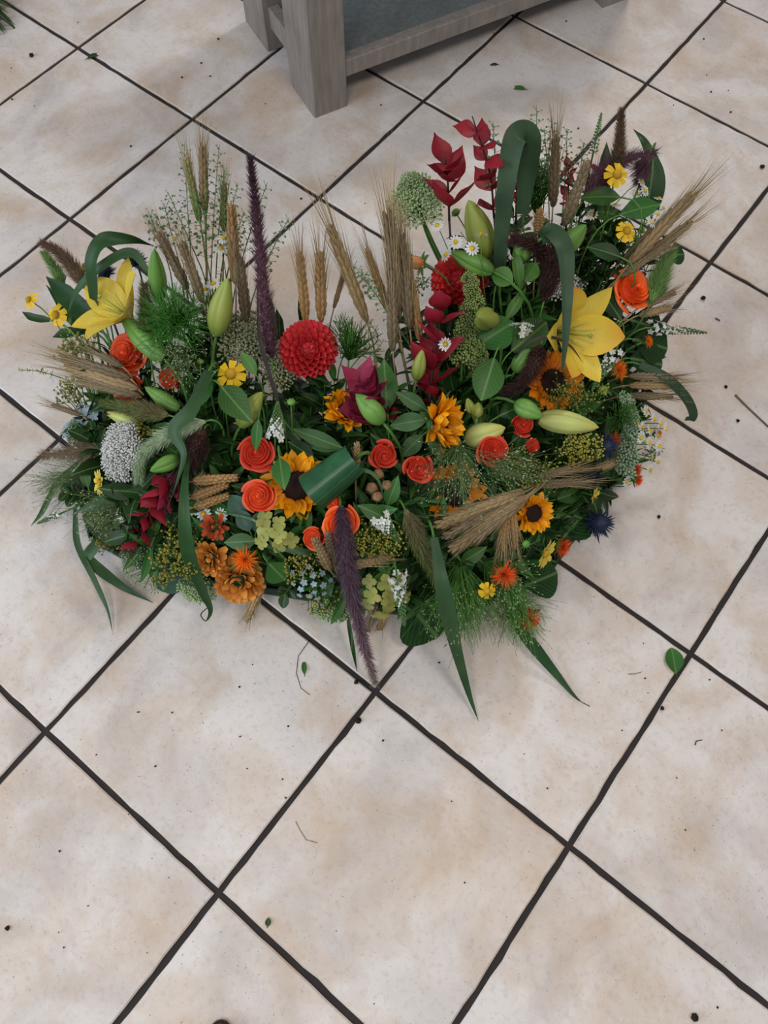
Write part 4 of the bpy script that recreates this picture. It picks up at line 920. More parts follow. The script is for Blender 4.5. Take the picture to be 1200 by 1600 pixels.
haze('goldenrod', 'yellow goldenrod spray left of the bronze chrysanthemums', 'goldenrod', 278, 868, 36, 50, 420, 'goldenrod', .0018, dz=.01)
haze('goldenrod', 'yellow goldenrod beside the bright orange front rose', 'goldenrod', 585, 852, 40, 22, 300, 'goldenrod', .0017, dz=.015)
haze('goldenrod', 'pale yellow goldenrod tuft below the long pale bud', 'goldenrod', 905, 702, 30, 26, 280, 'goldenrod', .0018, dz=.02)
haze('goldenrod', 'yellow goldenrod between blue stars at the front', 'goldenrod', 470, 878, 28, 30, 160, 'goldenrod', .0018, dz=.01)
haze('goldenrod', 'small goldenrod tuft behind the grey lace flower', 'goldenrod', 215, 690, 22, 36, 110, 'goldenrod', .002, dz=.005)
haze('goldenrod', 'goldenrod tuft low at the front by the hydrangea', 'goldenrod', 498, 935, 24, 24, 80, 'goldenrod', .002, dz=0)
haze('seed_spray', 'olive seed spray between the long pale bud and the orange sunflower', 'seed spray', 890, 622, 46, 26, 240, 'seed_olive', .0016, dz=.02)
haze('seed_spray', 'olive seed spray right of the panic grass above the wheat bundle', 'seed spray', 815, 742, 38, 36, 220, 'seed_olive', .0017, dz=.02)
haze('seed_spray', 'olive seed spray under the left wheat bundle', 'seed spray', 118, 545, 30, 14, 110, 'seed_olive', .0022, z=.15)
haze('seed_spray', 'olive seed spray at the lower left of the wheat bundle', 'seed spray', 110, 612, 20, 24, 90, 'seed_olive', .0022, z=.12)
haze('seed_spray', 'olive seed tufts at the left front below the red leaves', 'seed spray', 175, 848, 26, 16, 80, 'seed_olive', .002, z=.07)
branch('goldenrod_tip', 'yellow tipped goldenrod twig sticking out farthest left', 'goldenrod', [(95, 590, .13), (60, 580, .13), (28, 578, .135)], 30, 8, 'goldenrod', 'broad', 'stem', None, pairs=3, r=.0008, start=.2)
for x, y, R, lb in [(585, 757, 11, 'brown seed pod, upper one of the cluster below the narrow red rose'), (604, 758, 10, 'brown seed pod right in the cluster below the narrow red rose'), (581, 762, 11, 'brown seed pod left in the cluster below the narrow red rose'), (590, 776, 10, 'lowest brown seed pod in the cluster below the narrow red rose')]:
    pod(lb, x+(6 if 'upper' in lb else 0), y-(16 if 'upper' in lb else 0), R, dz=.01)

# ---- loosestrife
loosestrife('white loosestrife spike left of the centre with flowers at its lower end', 430, 684, 434, 628, 34, z0=.215, z1=.245)
loosestrife('white loosestrife spike right of the bright orange rose', 592, 808, 624, 848, 38, z0=.195, z1=.185)
loosestrife('white loosestrife spike hanging at the front right of the purple plume', 620, 898, 632, 978, 34, z0=.175, z1=.115)
loosestrife('white loosestrife spike stretching out at the right edge', 1018, 512, 1105, 520, 26, z0=.175, z1=.15)
loosestrife('white loosestrife spike left of the right lily', 808, 520, 848, 500, 34, z0=.235, z1=.24)
loosestrife('white loosestrife spike running under the right lily petals', 962, 548, 925, 610, 30, z0=.195, z1=.2)
loosestrife('small white loosestrife spike at the far left front', 100, 800, 58, 818, 18, nfl=8, z0=.06, z1=.04)
loosestrife('green budded loosestrife spike at the top right', 922, 262, 940, 176, 22, nfl=0, z0=.30, z1=.37)
loosestrife('green loosestrife spike below the crimson leaves at the left front', 195, 800, 178, 825, 26, nfl=4, z0=.11, z1=.1)

# ---- dyed red eucalyptus
branch('red_eucalyptus', 'tallest dark red leaved twig at the top of the right lobe', 'foliage', [(772, 340, .30), (765, 270, .37), (738, 182, .46)], 12, 46, 'red_leaf', 'euc', group='dark red twigs', start=.1, rise=0., lean=.35)
branch('red_eucalyptus', 'dark red leaved twig left of the tallest one', 'foliage', [(702, 345, .29), (700, 290, .33), (696, 245, .37)], 10, 54, 'red_leaf', 'euc', group='dark red twigs', rise=0., lean=.45)
branch('red_eucalyptus', 'dark red twig behind the folded grey green blade', 'foliage', [(806, 350, .27), (808, 290, .32), (814, 230, .37)], 8, 28, 'red_leaf', 'euc', group='dark red twigs', rise=0)
branch('red_eucalyptus', 'crimson leaved branch below the right red dahlia', 'foliage', [(672, 610, .21), (680, 545, .245), (695, 465, .285)], 12, 56, 'crimson_leaf', 'euc', group='dark red twigs', rise=.15, lean=.4, start=0)
branch('magenta_eucalyptus', 'magenta leaved rosette over the sunflower in the middle', 'foliage', [(590, 660, .19), (575, 630, .23), (560, 592, .265)], 20, 62, 'magenta_leaf', 'euc', 'stem_dark', start=.0, lean=.5, rise=.2)
branch('crimson_eucalyptus', 'crimson leaved branch drooping over the left front edge', 'foliage', [(262, 748, .19), (232, 800, .165), (205, 872, .10)], 17, 42, 'crimson_leaf', 'euc', 'stem_dark', start=.0, lean=.5, rise=.1)
branch('magenta_eucalyptus', 'magenta leaves beside the crimson branch at the left front', 'foliage', [(278, 745, .19), (250, 795, .165)], 9, 42, 'magenta_leaf', 'euc', 'stem_dark', start=.0, lean=.4, rise=.1)
branch('magenta_eucalyptus', 'magenta leaves behind the helenium at the top right', 'foliage', [(930, 330, .26), (940, 290, .29), (942, 262, .31)], 8, 36, 'magenta_leaf', 'euc', 'stem_dark', start=.1)
branch('red_eucalyptus', 'small red leaves among the pennycress at the top right', 'foliage', [(886, 330, .27), (888, 290, .30), (888, 255, .33)], 10, 24, 'red_leaf', 'euc', group='dark red twigs', start=.1)
branch('red_eucalyptus', 'small dark red leaf behind the left lily', 'foliage', [(160, 480, .19), (140, 462, .19)], 2, 20, 'red_leaf', 'euc', group='dark red twigs', start=.3)
branch('red_eucalyptus', 'dark red leaves deep in the gap right of the middle', 'foliage', [(690, 640, .19), (675, 615, .2), (668, 595, .21)], 8, 36, 'red_leaf', 'euc', group='dark red twigs', start=.0)
branch('red_eucalyptus', 'dark red leaves below the magenta rosette', 'foliage', [(620, 665, .18), (610, 640, .195), (612, 620, .21)], 6, 30, 'red_leaf', 'euc', group='dark red twigs', start=.0)

# ---- plumes and foxtails
plume('fountain_grass', 'long dark purple plume standing tall at the left back', 'plume', [(425, 560, .24), (414, 470, .33), (402, 350, .42), (391, 246, .50)], 42, 'purple_hair', 'purple plumes', 1500, .75)
plume('fountain_grass', 'long purple plume hanging over the front edge to the floor', 'plume', [(532, 790, .215), (544, 890, .20), (562, 980, .13), (586, 1068, .035)], 44, 'purple_front', 'purple plumes', 1700, .8)
plume('fountain_grass', 'purple plume lying across the top right', 'plume', [(915, 305, .29), (940, 270, .31), (975, 250, .315), (1022, 238, .31)], 40, 'purple_hair', 'purple plumes', 800, .95)
plume('fountain_grass', 'purple plume drooping at the top right edge', 'plume', [(1012, 245, .31), (1004, 262, .30), (996, 285, .275)], 34, 'purple_hair', 'purple plumes', 500, 1., stemfrom=True)
plume('foxtail', 'dark furry plume beside the folded blade with a pale tip', 'plume', [(850, 470, .26), (860, 430, .285), (852, 398, .31), (825, 380, .33), (800, 372, .335)], 50, 'dark_hair', 'dark furry plumes', 1300, .7)
plume('foxtail', 'dark furry plume in the gap left of the right lily', 'plume', [(845, 540, .24), (835, 570, .245), (815, 600, .235), (788, 612, .22)], 44, 'dark_hair', 'dark furry plumes', 1100, .7)
plume('foxtail', 'dark brown furry plume at the left front by the long blade', 'plume', [(318, 672, .2), (302, 710, .20), (278, 765, .185)], 50, 'dark_hair', 'dark furry plumes', 1300, .7)
plume('foxtail', 'brown foxtail leaning out at the upper left', 'plume', [(138, 452, .2), (115, 420, .215), (92, 395, .225), (66, 380, .23)], 36, 'brown_hair', 'brown foxtails', 1000, .75)
plume('foxtail', 'brown foxtail upright at the top right', 'plume', [(962, 268, .31), (968, 225, .345), (971, 172, .38)], 30, 'brown_hair', 'brown foxtails', 900, .75)
plume('foxtail', 'green foxtail at the right behind the orange rose', 'plume', [(1018, 470, .2), (1032, 430, .215), (1048, 392, .23)], 44, 'green_hair', 'green foxtails', 1200, .8)
plume('foxtail', 'brown green foxtail slanting down at the front', 'plume', [(634, 798, .205), (656, 850, .185), (690, 930, .135)], 42, 'olive_hair', 'brown foxtails', 1200, .7)
plume('foxtail', 'green foxtail lying across the lower left rose', 'plume', [(262, 648, .215), (215, 640, .205), (160, 630, .185)], 40, 'olive_hair', 'green foxtails', 1200, .7)
plume('foxtail', 'pale green foxtail curling down over the grey lace flower', 'plume', [(320, 658, .215), (262, 680, .205), (222, 712, .185), (216, 752, .165)], 36, 'pale_hair', 'green foxtails', 1300, .8)
plume('foxtail', 'small pale green foxtail behind the upper left brown one', 'plume', [(100, 445, .17), (85, 418, .18), (68, 395, .19)], 24, 'green_hair', 'green foxtails', 600, .9)
plume('foxtail', 'olive brown foxtail behind the left lily and bud', 'plume', [(232, 530, .23), (228, 490, .255), (226, 445, .28)], 40, 'olive_hair', 'brown foxtails', 1000, .75)
plume('foxtail', 'dark brown foxtail behind the lily buds of the right lobe', 'plume', [(775, 445, .25), (782, 415, .27), (784, 385, .285)], 40, 'dark_hair', 'dark furry plumes', 900, .7)
plume('foxtail', 'wispy beige plume reaching over the left floor', 'plume', [(160, 700, .13), (120, 706, .12), (66, 712, .10)], 26, 'wheat_dull', 'beige beards', 500, 1.6)

# ---- wheat and barley
W = wheat
W('green grey wheat ear leaning left at the left back', 312, 345, 290, 245, .33, .42, 'wheat_green', 'left back ears', .8)
W('tall pale wheat ear highest at the left back', 320, 330, 316, 222, .34, .44, 'wheat', 'left back ears', .75)
W('dull short ear between the pale tall ears and the purple plume', 349, 360, 350, 282, .32, .39, 'wheat_green', 'left back ears', .8)
W('tan wheat ear beside the tall purple plume', 368, 440, 361, 318, .28, .38, 'wheat_gold', 'left back ears', .95, .5)
W('brown wheat ear leaning left above the left lily bud', 292, 450, 248, 362, .27, .34, 'wheat_dull', 'left back ears', 1.1)
W('brown wheat ear right of another above the panic tuft', 316, 470, 284, 376, .27, .34, 'wheat_dull', 'left back ears', 1.1)
W('dark brown ear behind the yellow green left bud', 385, 500, 374, 400, .25, .33, 'wheat_dull', 'left back ears', 1.1)
W('tan ear behind the round dahlia, left of its pair', 478, 500, 468, 392, .25, .34, 'wheat_gold', 'ears in the back gap', .9)
W('tan ear behind the round dahlia, right of its pair', 502, 500, 500, 392, .25, .34, 'wheat_gold', 'ears in the back gap', 1.)
W('long brown ear leaning left across the bare gap', 572, 498, 514, 350, .25, .37, 'wheat', 'ears in the back gap', .75)
W('thin pale ear beside the long one in the bare gap', 522, 480, 542, 412, .25, .31, 'wheat', 'ears in the back gap', .6)
W('brown ear leaning left in front of the large upright ears', 608, 485, 572, 388, .26, .34, 'wheat_gold', 'ears in the back gap', .75)
W('large dark upright ear left of the pale sedum', 622, 500, 606, 325, .26, .40, 'wheat_dull', 'ears beside the sedum', .8)
W('large dark upright ear under the pale sedum', 640, 510, 626, 360, .26, .36, 'wheat_dull', 'ears beside the sedum', .85)
W('second dark upright ear close behind the large one', 614, 545, 612, 420, .24, .33, 'wheat_dull', 'ears beside the sedum', .9)
W('golden ear running down beside the crimson leaves', 656, 530, 636, 405, .24, .32, 'wheat_gold', 'ears beside the sedum', .8)
W('upright brown ear at the top right beside the pennycress', 864, 320, 869, 210, .30, .40, 'wheat_dull', 'top right ears', .9)
W('thick brown ear leaning right at the top right', 882, 350, 920, 250, .29, .38, 'wheat_dull', 'top right ears', 1.1, .4)
W('short golden ear behind the short green bud', 840, 365, 844, 325, .29, .33, 'wheat_gold', 'top right ears', 1.1, .6)
W('long ear reaching highest to the right edge', 985, 410, 1088, 300, .24, .30, 'wheat', 'right back ears', .85)
W('long ear below the highest one at the right edge', 985, 420, 1082, 345, .22, .27, 'wheat_dull', 'right back ears', .95)
W('ear close between the two long right edge ears', 975, 405, 1060, 322, .22, .28, 'wheat_dull', 'right back ears', .9)
W('brown ear low at the base of the right back bundle', 970, 432, 1040, 385, .22, .25, 'wheat_dull', 'right back ears', 1.)
W('ear behind the orange rose at the right edge', 1005, 478, 1056, 456, .19, .2, 'wheat_dull', 'right side ears', 1.)
W('ear behind the dark leaves at the right edge', 1000, 492, 1050, 480, .18, .185, 'wheat', 'right side ears', 1.)
W('upper ear of the three pointing right across the curved blade', 985, 588, 1060, 590, .165, .16, 'wheat_dull', 'right side ears', 1.)
W('middle ear of the three pointing right across the curved blade', 985, 602, 1062, 603, .155, .15, 'wheat', 'right side ears', 1.)
W('lowest ear of the three pointing right across the curved blade', 985, 618, 1052, 620, .145, .135, 'wheat_dull', 'right side ears', 1.)
BL = [(812, 772, 700, 812), (816, 770, 676, 824), (820, 774, 690, 842), (818, 778, 716, 838), (815, 766, 726, 800), (822, 780, 735, 846), (824, 776, 745, 818), (818, 784, 700, 862)]
for i, (a, b_, c, d) in enumerate(BL):
    W('tan bearded ear in the big bundle lying below the panic grass', a, b_, c, d, .205-.006*(i % 3), .195-.008*(i % 4), ('wheat', 'wheat', 'wheat_dull')[i % 3], 'wheat bundle at the front', .85, .7, anchor=(830, 770))
W('tan ear hanging down left below the big wheat bundle', 792, 790, 786, 862, .19, .15, 'wheat_gold', 'hanging ears at the front', 1.1)
W('tan ear hanging down right below the big wheat bundle', 800, 790, 806, 858, .19, .15, 'wheat_gold', 'hanging ears at the front', 1.)
W('dark brown ear pointing right toward the thistles', 838, 745, 910, 730, .175, .16, 'wheat_dull', 'ears by the thistles', 1.1)
W('dark brown ear just below, pointing right at the thistles', 842, 758, 915, 752, .165, .15, 'wheat_dull', 'ears by the thistles', 1.1)
W('short pale ear right of the blue thistles', 930, 732, 968, 722, .13, .12, 'wheat', 'ears by the thistles', 1.)
W('long brown ear topmost in the bundle at the left edge', 200, 590, 92, 556, .185, .175, 'wheat_dull', 'wheat bundle at the left edge', .9)
W('long brown ear in the middle of the bundle at the left edge', 212, 606, 100, 572, .18, .165, 'wheat', 'wheat bundle at the left edge', .9)
W('long brown ear lowest in the bundle at the left edge', 216, 618, 118, 590, .175, .16, 'wheat_dull', 'wheat bundle at the left edge', 1.)
W('brown ear above the left edge bundle, under the lily', 190, 572, 140, 545, .19, .185, 'wheat_dull', 'wheat bundle at the left edge', 1.)
W('thin dark ear alone at the left edge above the blue flowers', 125, 648, 80, 632, .13, .12, 'wheat_dull', 'left edge ears', .7, 1.2)
W('golden ear topmost of three pointing right left of the roses', 302, 752, 374, 746, .19, .19, 'wheat_gold', 'three golden ears', 1.1, .25)
W('golden ear in the middle of three pointing right left of the roses', 300, 778, 358, 756, .18, .185, 'wheat_gold', 'three golden ears', 1.1, .25)
W('golden ear lowest of three pointing right left of the roses', 304, 792, 360, 774, .17, .175, 'wheat_gold', 'three golden ears', 1.1, .25)
W('bearded ear hanging to the floor below the bronze chrysanthemums', 412, 905, 384, 972, .09, .03, 'wheat', 'front edge ears', 1.1, .8)
W('bearded ear at the front floor right of the purple plume', 610, 940, 592, 985, .07, .03, 'wheat_gold', 'front edge ears', 1.1, .8)
W('dark bearded ear at the front floor touching the purple plume', 588, 940, 572, 988, .07, .03, 'wheat_dull', 'front edge ears', 1.1, .8)
W('ear crossing in front of the red rose bud at the front', 516, 890, 490, 840, .165, .215, 'wheat', 'ears behind the front plume', 1.1, .4)
W('ear standing left of the front purple plume', 522, 880, 512, 830, .165, .205, 'wheat_dull', 'ears behind the front plume', 1.1, .4)
W('ear pointing right behind the front purple plume', 548, 885, 618, 868, .165, .16, 'wheat', 'ears behind the front plume', 1., .8)
W('ear standing right of the rolled dark leaf', 556, 748, 558, 690, .195, .24, 'wheat', 'ears in the centre', .9, .6)
W('pale ear beard at the left front under the red leaves', 205, 830, 160, 850, .09, .06, 'wheat', 'left edge ears', .8, 1.2)

# ---- ribbon blades and strap leaves
blade('broad dark blade arching over the left lily', [(150, 500, .2), (146, 445, .25), (144, 405, .28), (162, 376, .295), (205, 374, .285), (240, 384, .26)], 24, 'blade_deep', up=(-.4, -.6, .7))
blade('narrow blade curving from the left lily to the yellow heleniums', [(232, 425, .26), (205, 395, .275), (165, 412, .265), (122, 452, .225), (104, 495, .18)], 15, 'blade')
blade('dark strap leaf at the left pointing to the upper left', [(150, 505, .17), (110, 468, .18), (72, 432, .185)], 32, 'blade_deep')
blade('second dark strap leaf under the first at the left', [(150, 520, .15), (118, 500, .155), (72, 445, .16)], 22, 'leaf_dark')
blade('short dark leaf at the left below the yellow heleniums', [(140, 515, .14), (105, 520, .14), (82, 527, .14)], 16, 'blade_deep')
blade('narrow dark leaf tip at the far left', [(78, 500, .15), (52, 496, .15), (34, 487, .15)], 12, 'blade_deep')
blade('broad grey green blade folded over at the top of the right lobe', [(781, 440, .26), (783, 380, .31), (790, 300, .37), (801, 228, .415), (813, 210, .42), (826, 220, .405), (823, 275, .36), (816, 335, .31)], 40, 'blade_grey', prof=lambda t: min(1, .45+t*.95, (1-t)*2+.5), up=(-.25, -.6, .75))
blade('grey green blade bending down in front of the right lily', [(846, 372, .34), (862, 362, .365), (882, 390, .37), (886, 450, .345), (884, 520, .315), (879, 580, .285)], 28, 'blade_grey', prof=lambda t: min(1, .75+t, (1-t)*1.4+.15), up=(0, -.5, .85))
blade('long dark blade dropping over the left front edge into a curl', [(300, 690, .2), (290, 745, .21), (288, 800, .20), (294, 860, .165), (316, 922, .10), (329, 952, .06), (322, 970, .045), (314, 960, .05), (326, 948, .06)], 28, 'blade_deep', prof=lambda t: min(1, .1+t*2.0, max(.07, (1-t)*2.0-.45)))
blade('long green blade falling onto the floor right of the front foxtail', [(678, 840, .21), (694, 930, .185), (712, 1010, .10), (732, 1082, .03), (748, 1128, .006)], 27, 'blade', prof=lambda t: min(1, .4+t*2, (1-t)*1.35+.01))
blade('green blade pointing down to the right on the floor', [(796, 960, .05), (830, 1005, .03), (868, 1052, .012), (900, 1090, .004), (922, 1104, .003)], 19, 'blade_deep', prof=lambda t: min(1, .6+t*2, max(.06, (1-t)*1.8-.25)))
blade('thin blade hanging at the far left front and twisting down', [(118, 795, .09), (122, 850, .06), (148, 905, .03), (168, 950, .014), (177, 992, .004)], 12, 'blade', twist=.8)
blade('blade arching from the left front edge along the floor', [(178, 818, .08), (142, 862, .06), (140, 875, .045), (190, 915, .012), (240, 942, .006)], 18, 'blade')
blade('broad blade under the left front red leaves', [(215, 770, .12), (170, 782, .11), (118, 800, .09)], 24, 'blade')
blade('narrow leaf trailing over the floor at the far left', [(125, 720, .1), (90, 755, .06), (66, 800, .03), (48, 822, .01)], 9, 'leaf_mid')
blade('glossy blade twisting over the centre left buds', [(326, 580, .25), (300, 640, .25), (272, 672, .235), (288, 708, .225), (278, 750, .21), (262, 792, .19)], 26, 'blade', twist=.9, prof=lambda t: min(1, .55+t*2, max(.1, 1.45-t*1.5)))
blade('blade curving out and down at the right edge', [(1000, 570, .17), (1040, 590, .165), (1070, 620, .14), (1082, 645, .11), (1077, 657, .095)], 16, 'blade_grey', prof=lambda t: min(1, .7+t))
blade('thin dark stem hanging straight to the floor by the purple plume', [(543, 960, .06), (550, 1005, .03), (558, 1050, .004)], 7, 'leaf_dark')
blade('dark leaf behind the top right loosestrife', [(935, 320, .25), (945, 260, .29), (948, 222, .31)], 18, 'blade_deep')
blade('dark curled strap at the top right edge', [(1020, 330, .22), (1028, 280, .25), (1008, 225, .28), (990, 202, .28)], 22, 'blade_deep', prof=lambda t: min(1, .8+t, (1-t)*1.6+.05))
blade('dark blade upright beside the back gap', [(430, 540, .22), (425, 500, .25), (424, 465, .28)], 14, 'blade_deep', group='dark leaf points behind the dahlia')
blade('dark pointed leaf left behind the round dahlia', [(440, 535, .22), (436, 505, .24), (432, 482, .26)], 14, 'leaf_dark', group='dark leaf points behind the dahlia')
blade('dark pointed leaf standing in the back gap', [(470, 500, .23), (471, 470, .26), (474, 448, .28)], 10, 'leaf_dark', group='dark leaf points behind the dahlia')
blade('thin brown curved stem in front of the right lily', [(805, 560, .26), (825, 535, .285), (860, 527, .30), (890, 540, .30), (912, 568, .28)], 5, 'stem_dark')
blade('thin dark stem rising along the tall purple plume', [(438, 640, .22), (420, 580, .25), (405, 520, .28), (402, 420, .32)], 7, 'stem_dark')
blade('pale curved stem over the front of the central sunflower', [(345, 800, .175), (400, 815, .18), (425, 850, .175), (450, 880, .16)], 4, 'leaf_grey')
blade('dark bent leaf right of the hydrangea florets', [(405, 850, .165), (450, 858, .17), (480, 862, .165), (520, 852, .15)], 10, 'blade')
blade('grey green curl right of the rolled leaf', [(532, 778, .2), (540, 745, .225), (570, 735, .23), (592, 752, .22), (600, 790, .19)], 6, 'leaf_grey')

# rolled leaf: a cone of one wrapped leaf, with its fold seam
th = thing('rolled_leaf', 'dark glossy leaf rolled into a tube beside the central sunflower', 'leaf', root(pt(540, 740, .19)))
a, t = pt(488, 770, .205), pt(556, 716, .235); d = t-a; hw = 33*px2m(a); q = MB(); vs = []
for i in range(8):
    u = i/7
    for j in range(22):
        s = j/21; al = -s*2*PI*1.12; R_ = hw*(.95-.22*u)*(1+.05*s); vs.append((R_*math.cos(al), R_*math.sin(al), d.length*u))
q.add(vs, gridfaces(8, 22)); me = q.mesh('leaf_roll', G['roll']); o = sub('leaf_roll', me, th, TR(a-th.matrix_basis.translation) @ zdir(d, 1.))
ves = MB()
for j in range(0, 22, 2):
    al = -j/21*2*PI*1.0; ves.add(*tube([(hw*(.95-.22*u)*1.035*math.cos(al), hw*(.95-.22*u)*1.035*math.sin(al), d.length*u) for u in (0, .5, 1)], .00035, 3, False))
sub('veins', ves.mesh('veins', G['leaf_mid']), o, Mx(), True)
stem_part(th, th.matrix_basis.translation, t, .003, b_dir=-d)

# ---- single broad leaves
LV = [('green leaf hanging point down above the cupped sunflower', 772, 560, 752, 624, 'round', 'leaf_mid', 1., .27, .25),
 ('leaf pointing down across the central sunflower', 437, 716, 444, 764, 'broad', 'leaf_mid', 1.2, .245, .24),
 ('leaf lying over the red rose left of the loosestrife', 404, 655, 398, 706, 'lance', 'leaf_mid', 1.3, .255, .235),
 ('leaf crossing the lime bud left of the centre', 346, 604, 392, 658, 'broad', 'leaf_mid', 1.2, .25, .245),
 ('upright green leaf above the glossy left blade', 330, 590, 302, 640, 'broad', 'leaf_mid', 1., .235, .22),
 ('pale green leaf left of the olive sedum base', 400, 585, 378, 550, 'broad', 'leaf_bright', 1., .225, .24),
 ('leaf right of the bright orange front rose', 610, 812, 560, 790, 'broad', 'leaf_mid', 1., .19, .205),
 ('leaf above the right front loosestrife', 570, 806, 620, 795, 'broad', 'leaf_mid', 1., .19, .2),
 ('small upright leaf right of the brown seed pods', 605, 790, 622, 745, 'broad', 'leaf_mid', 1., .19, .215),
 ('dark round leaf rim at the front edge over the floor', 640, 945, 682, 994, 'round', 'leaf_dark', 1.6, .06, .012),
 ('glossy dark leaf low at the right front edge', 820, 915, 868, 895, 'round', 'leaf_dark', 1.3, .07, .05),
 ('dark round leaf behind the lone thistle', 880, 840, 912, 800, 'round', 'leaf_dark', 1.3, .08, .07),
 ('large green leaf left below the top right helenium', 968, 308, 906, 308, 'broad', 'leaf_mid', 1., .30, .29),
 ('large green leaf right below the top right helenium', 970, 335, 1032, 318, 'broad', 'leaf_mid', 1., .27, .27),
 ('second green leaf in a pair below the top right helenium', 968, 338, 912, 325, 'broad', 'leaf_mid', 1., .25, .25),
 ('dark green leaf left of the right back wheat', 970, 402, 918, 385, 'broad', 'leaf_dark', 1., .255, .26),
 ('tall dark leaf behind the upper right daisies', 1010, 330, 1022, 250, 'broad', 'leaf_dark', 1., .23, .28),
 ('dark leaf tip right of the right back wheat', 1040, 400, 1068, 398, 'round', 'leaf_dark', 1.2, .16, .15),
 ('dark round leaf at the right edge below the orange rose', 985, 500, 1030, 515, 'round', 'leaf_dark', 1.3, .17, .15),
 ('second dark round leaf below it at the right edge', 990, 530, 1040, 545, 'round', 'leaf_dark', 1.2, .16, .13),
 ('dark leaf at the right edge above the curved blade', 985, 560, 1032, 570, 'round', 'leaf_dark', 1.2, .15, .12),
 ('dark green leaf in front of the orange rose, pointing left', 970, 500, 940, 455, 'broad', 'leaf_dark', 1., .19, .2),
 ('green leaf left of the loosestrife beside the right lily', 800, 548, 852, 505, 'round', 'leaf_mid', 1., .225, .235),
 ('bright green leaf right of the lying lily bud', 768, 424, 800, 442, 'round', 'leaf_bright', 1.2, .285, .28),
 ('bright green leaf below the short green lily bud', 820, 440, 838, 412, 'round', 'leaf_bright', 1.1, .275, .285),
 ('bright upright leaf left of the short green lily bud', 812, 450, 806, 385, 'lance', 'leaf_bright', 1.1, .27, .31),
 ('mid green leaf below the end on lily bud', 745, 540, 800, 505, 'round', 'leaf_mid', 1.1, .23, .235),
 ('bright green stem leaf left of the dark furry plume', 790, 500, 822, 450, 'lance', 'leaf_bright', 1.2, .24, .27),
 ('grey green sunflower leaf left of the cupped sunflower', 668, 655, 605, 665, 'wavy', 'leaf_grey', 1., .235, .22),
 ('grey green wavy leaf above the cupped sunflower', 665, 640, 620, 612, 'wavy', 'leaf_grey', 1., .23, .25),
 ('grey green wavy leaf curling below the cupped sunflower', 675, 660, 690, 715, 'wavy', 'leaf_grey', 1.2, .235, .215),
 ('grey green wavy leaf left of the dark red rose', 660, 680, 625, 715, 'wavy', 'leaf_grey', 1.2, .22, .2),
 ('upright green leaf behind the plump lily bud', 605, 640, 600, 562, 'broad', 'leaf_mid', 1., .22, .25),
 ('long grey green bract left of the middle sunflower', 535, 700, 452, 668, 'lance', 'leaf_grey', 1., .205, .21),
 ('lower long bract left of the middle sunflower', 530, 702, 470, 690, 'lance', 'leaf_grey', 1.1, .2, .195),
 ('dark leaf below the tall plume stem', 470, 690, 430, 640, 'broad', 'leaf_dark', 1., .19, .2),
 ('dark leaf left of the rolled leaf', 490, 715, 450, 690, 'broad', 'leaf_dark', 1.1, .19, .19),
 ('ivy like leaf below the central sunflower', 420, 880, 445, 905, 'round', 'leaf_mid', 1.4, .155, .13),
 ('grey green leaf above the orange left front safflower', 400, 845, 350, 848, 'broad', 'leaf_grey', 1.1, .165, .16),
 ('dark leaf under the golden ears', 385, 812, 362, 775, 'round', 'leaf_blue', 1., .165, .175),
 ('blue green round leaf below the left central rose', 390, 830, 375, 798, 'round', 'leaf_blue', 1., .165, .175),
 ('blue green round leaf right of another below the rose', 400, 832, 408, 800, 'round', 'leaf_blue', 1., .165, .175),
 ('green leaf at the far left edge above the pale daisy', 138, 762, 128, 722, 'lance', 'leaf_mid', 1.6, .11, .13),
 ('dark green leaf behind the pale daisy at the left edge', 205, 755, 165, 790, 'broad', 'leaf_dark', 1.1, .12, .1),
 ('green leaf below the crimson branch at the left front', 240, 805, 240, 850, 'broad', 'leaf_mid', .9, .12, .1),
 ('teal dark leaf touching the floor at the left front', 262, 890, 266, 926, 'round', 'leaf_blue', 1.3, .05, .01),
 ('mid green leaf by the front hanging loosestrife', 618, 905, 590, 880, 'broad', 'leaf_mid', 1., .12, .14),
 ('yellow green leaf left of the hanging loosestrife', 610, 890, 570, 930, 'lance', 'leaf_bright', 1.2, .135, .1),
 ('green leaf under the big wheat bundle', 720, 880, 760, 855, 'broad', 'leaf_mid', 1., .13, .15),
 ('green leaf left of the red orange front safflower', 745, 870, 775, 900, 'broad', 'leaf_dark', 1., .13, .11),
 ('green leaf right below the small sunflower', 830, 850, 868, 830, 'broad', 'leaf_dark', 1., .12, .11),
 ('long green leaf right of the small sunflower', 870, 780, 915, 765, 'lance', 'leaf_mid', 1.6, .14, .12),
 ('dark leaf below the long olive bud', 800, 690, 830, 665, 'broad', 'leaf_dark', 1., .2, .2),
 ('dark leaf under the short green bud', 780, 650, 812, 635, 'round', 'leaf_dark', 1., .215, .215)]
for lb, a, b_, c, d, kd, m, w_, z0, z1 in LV: leaf(lb, a, b_, c, d, kd, m, w_, None, z0, z1)

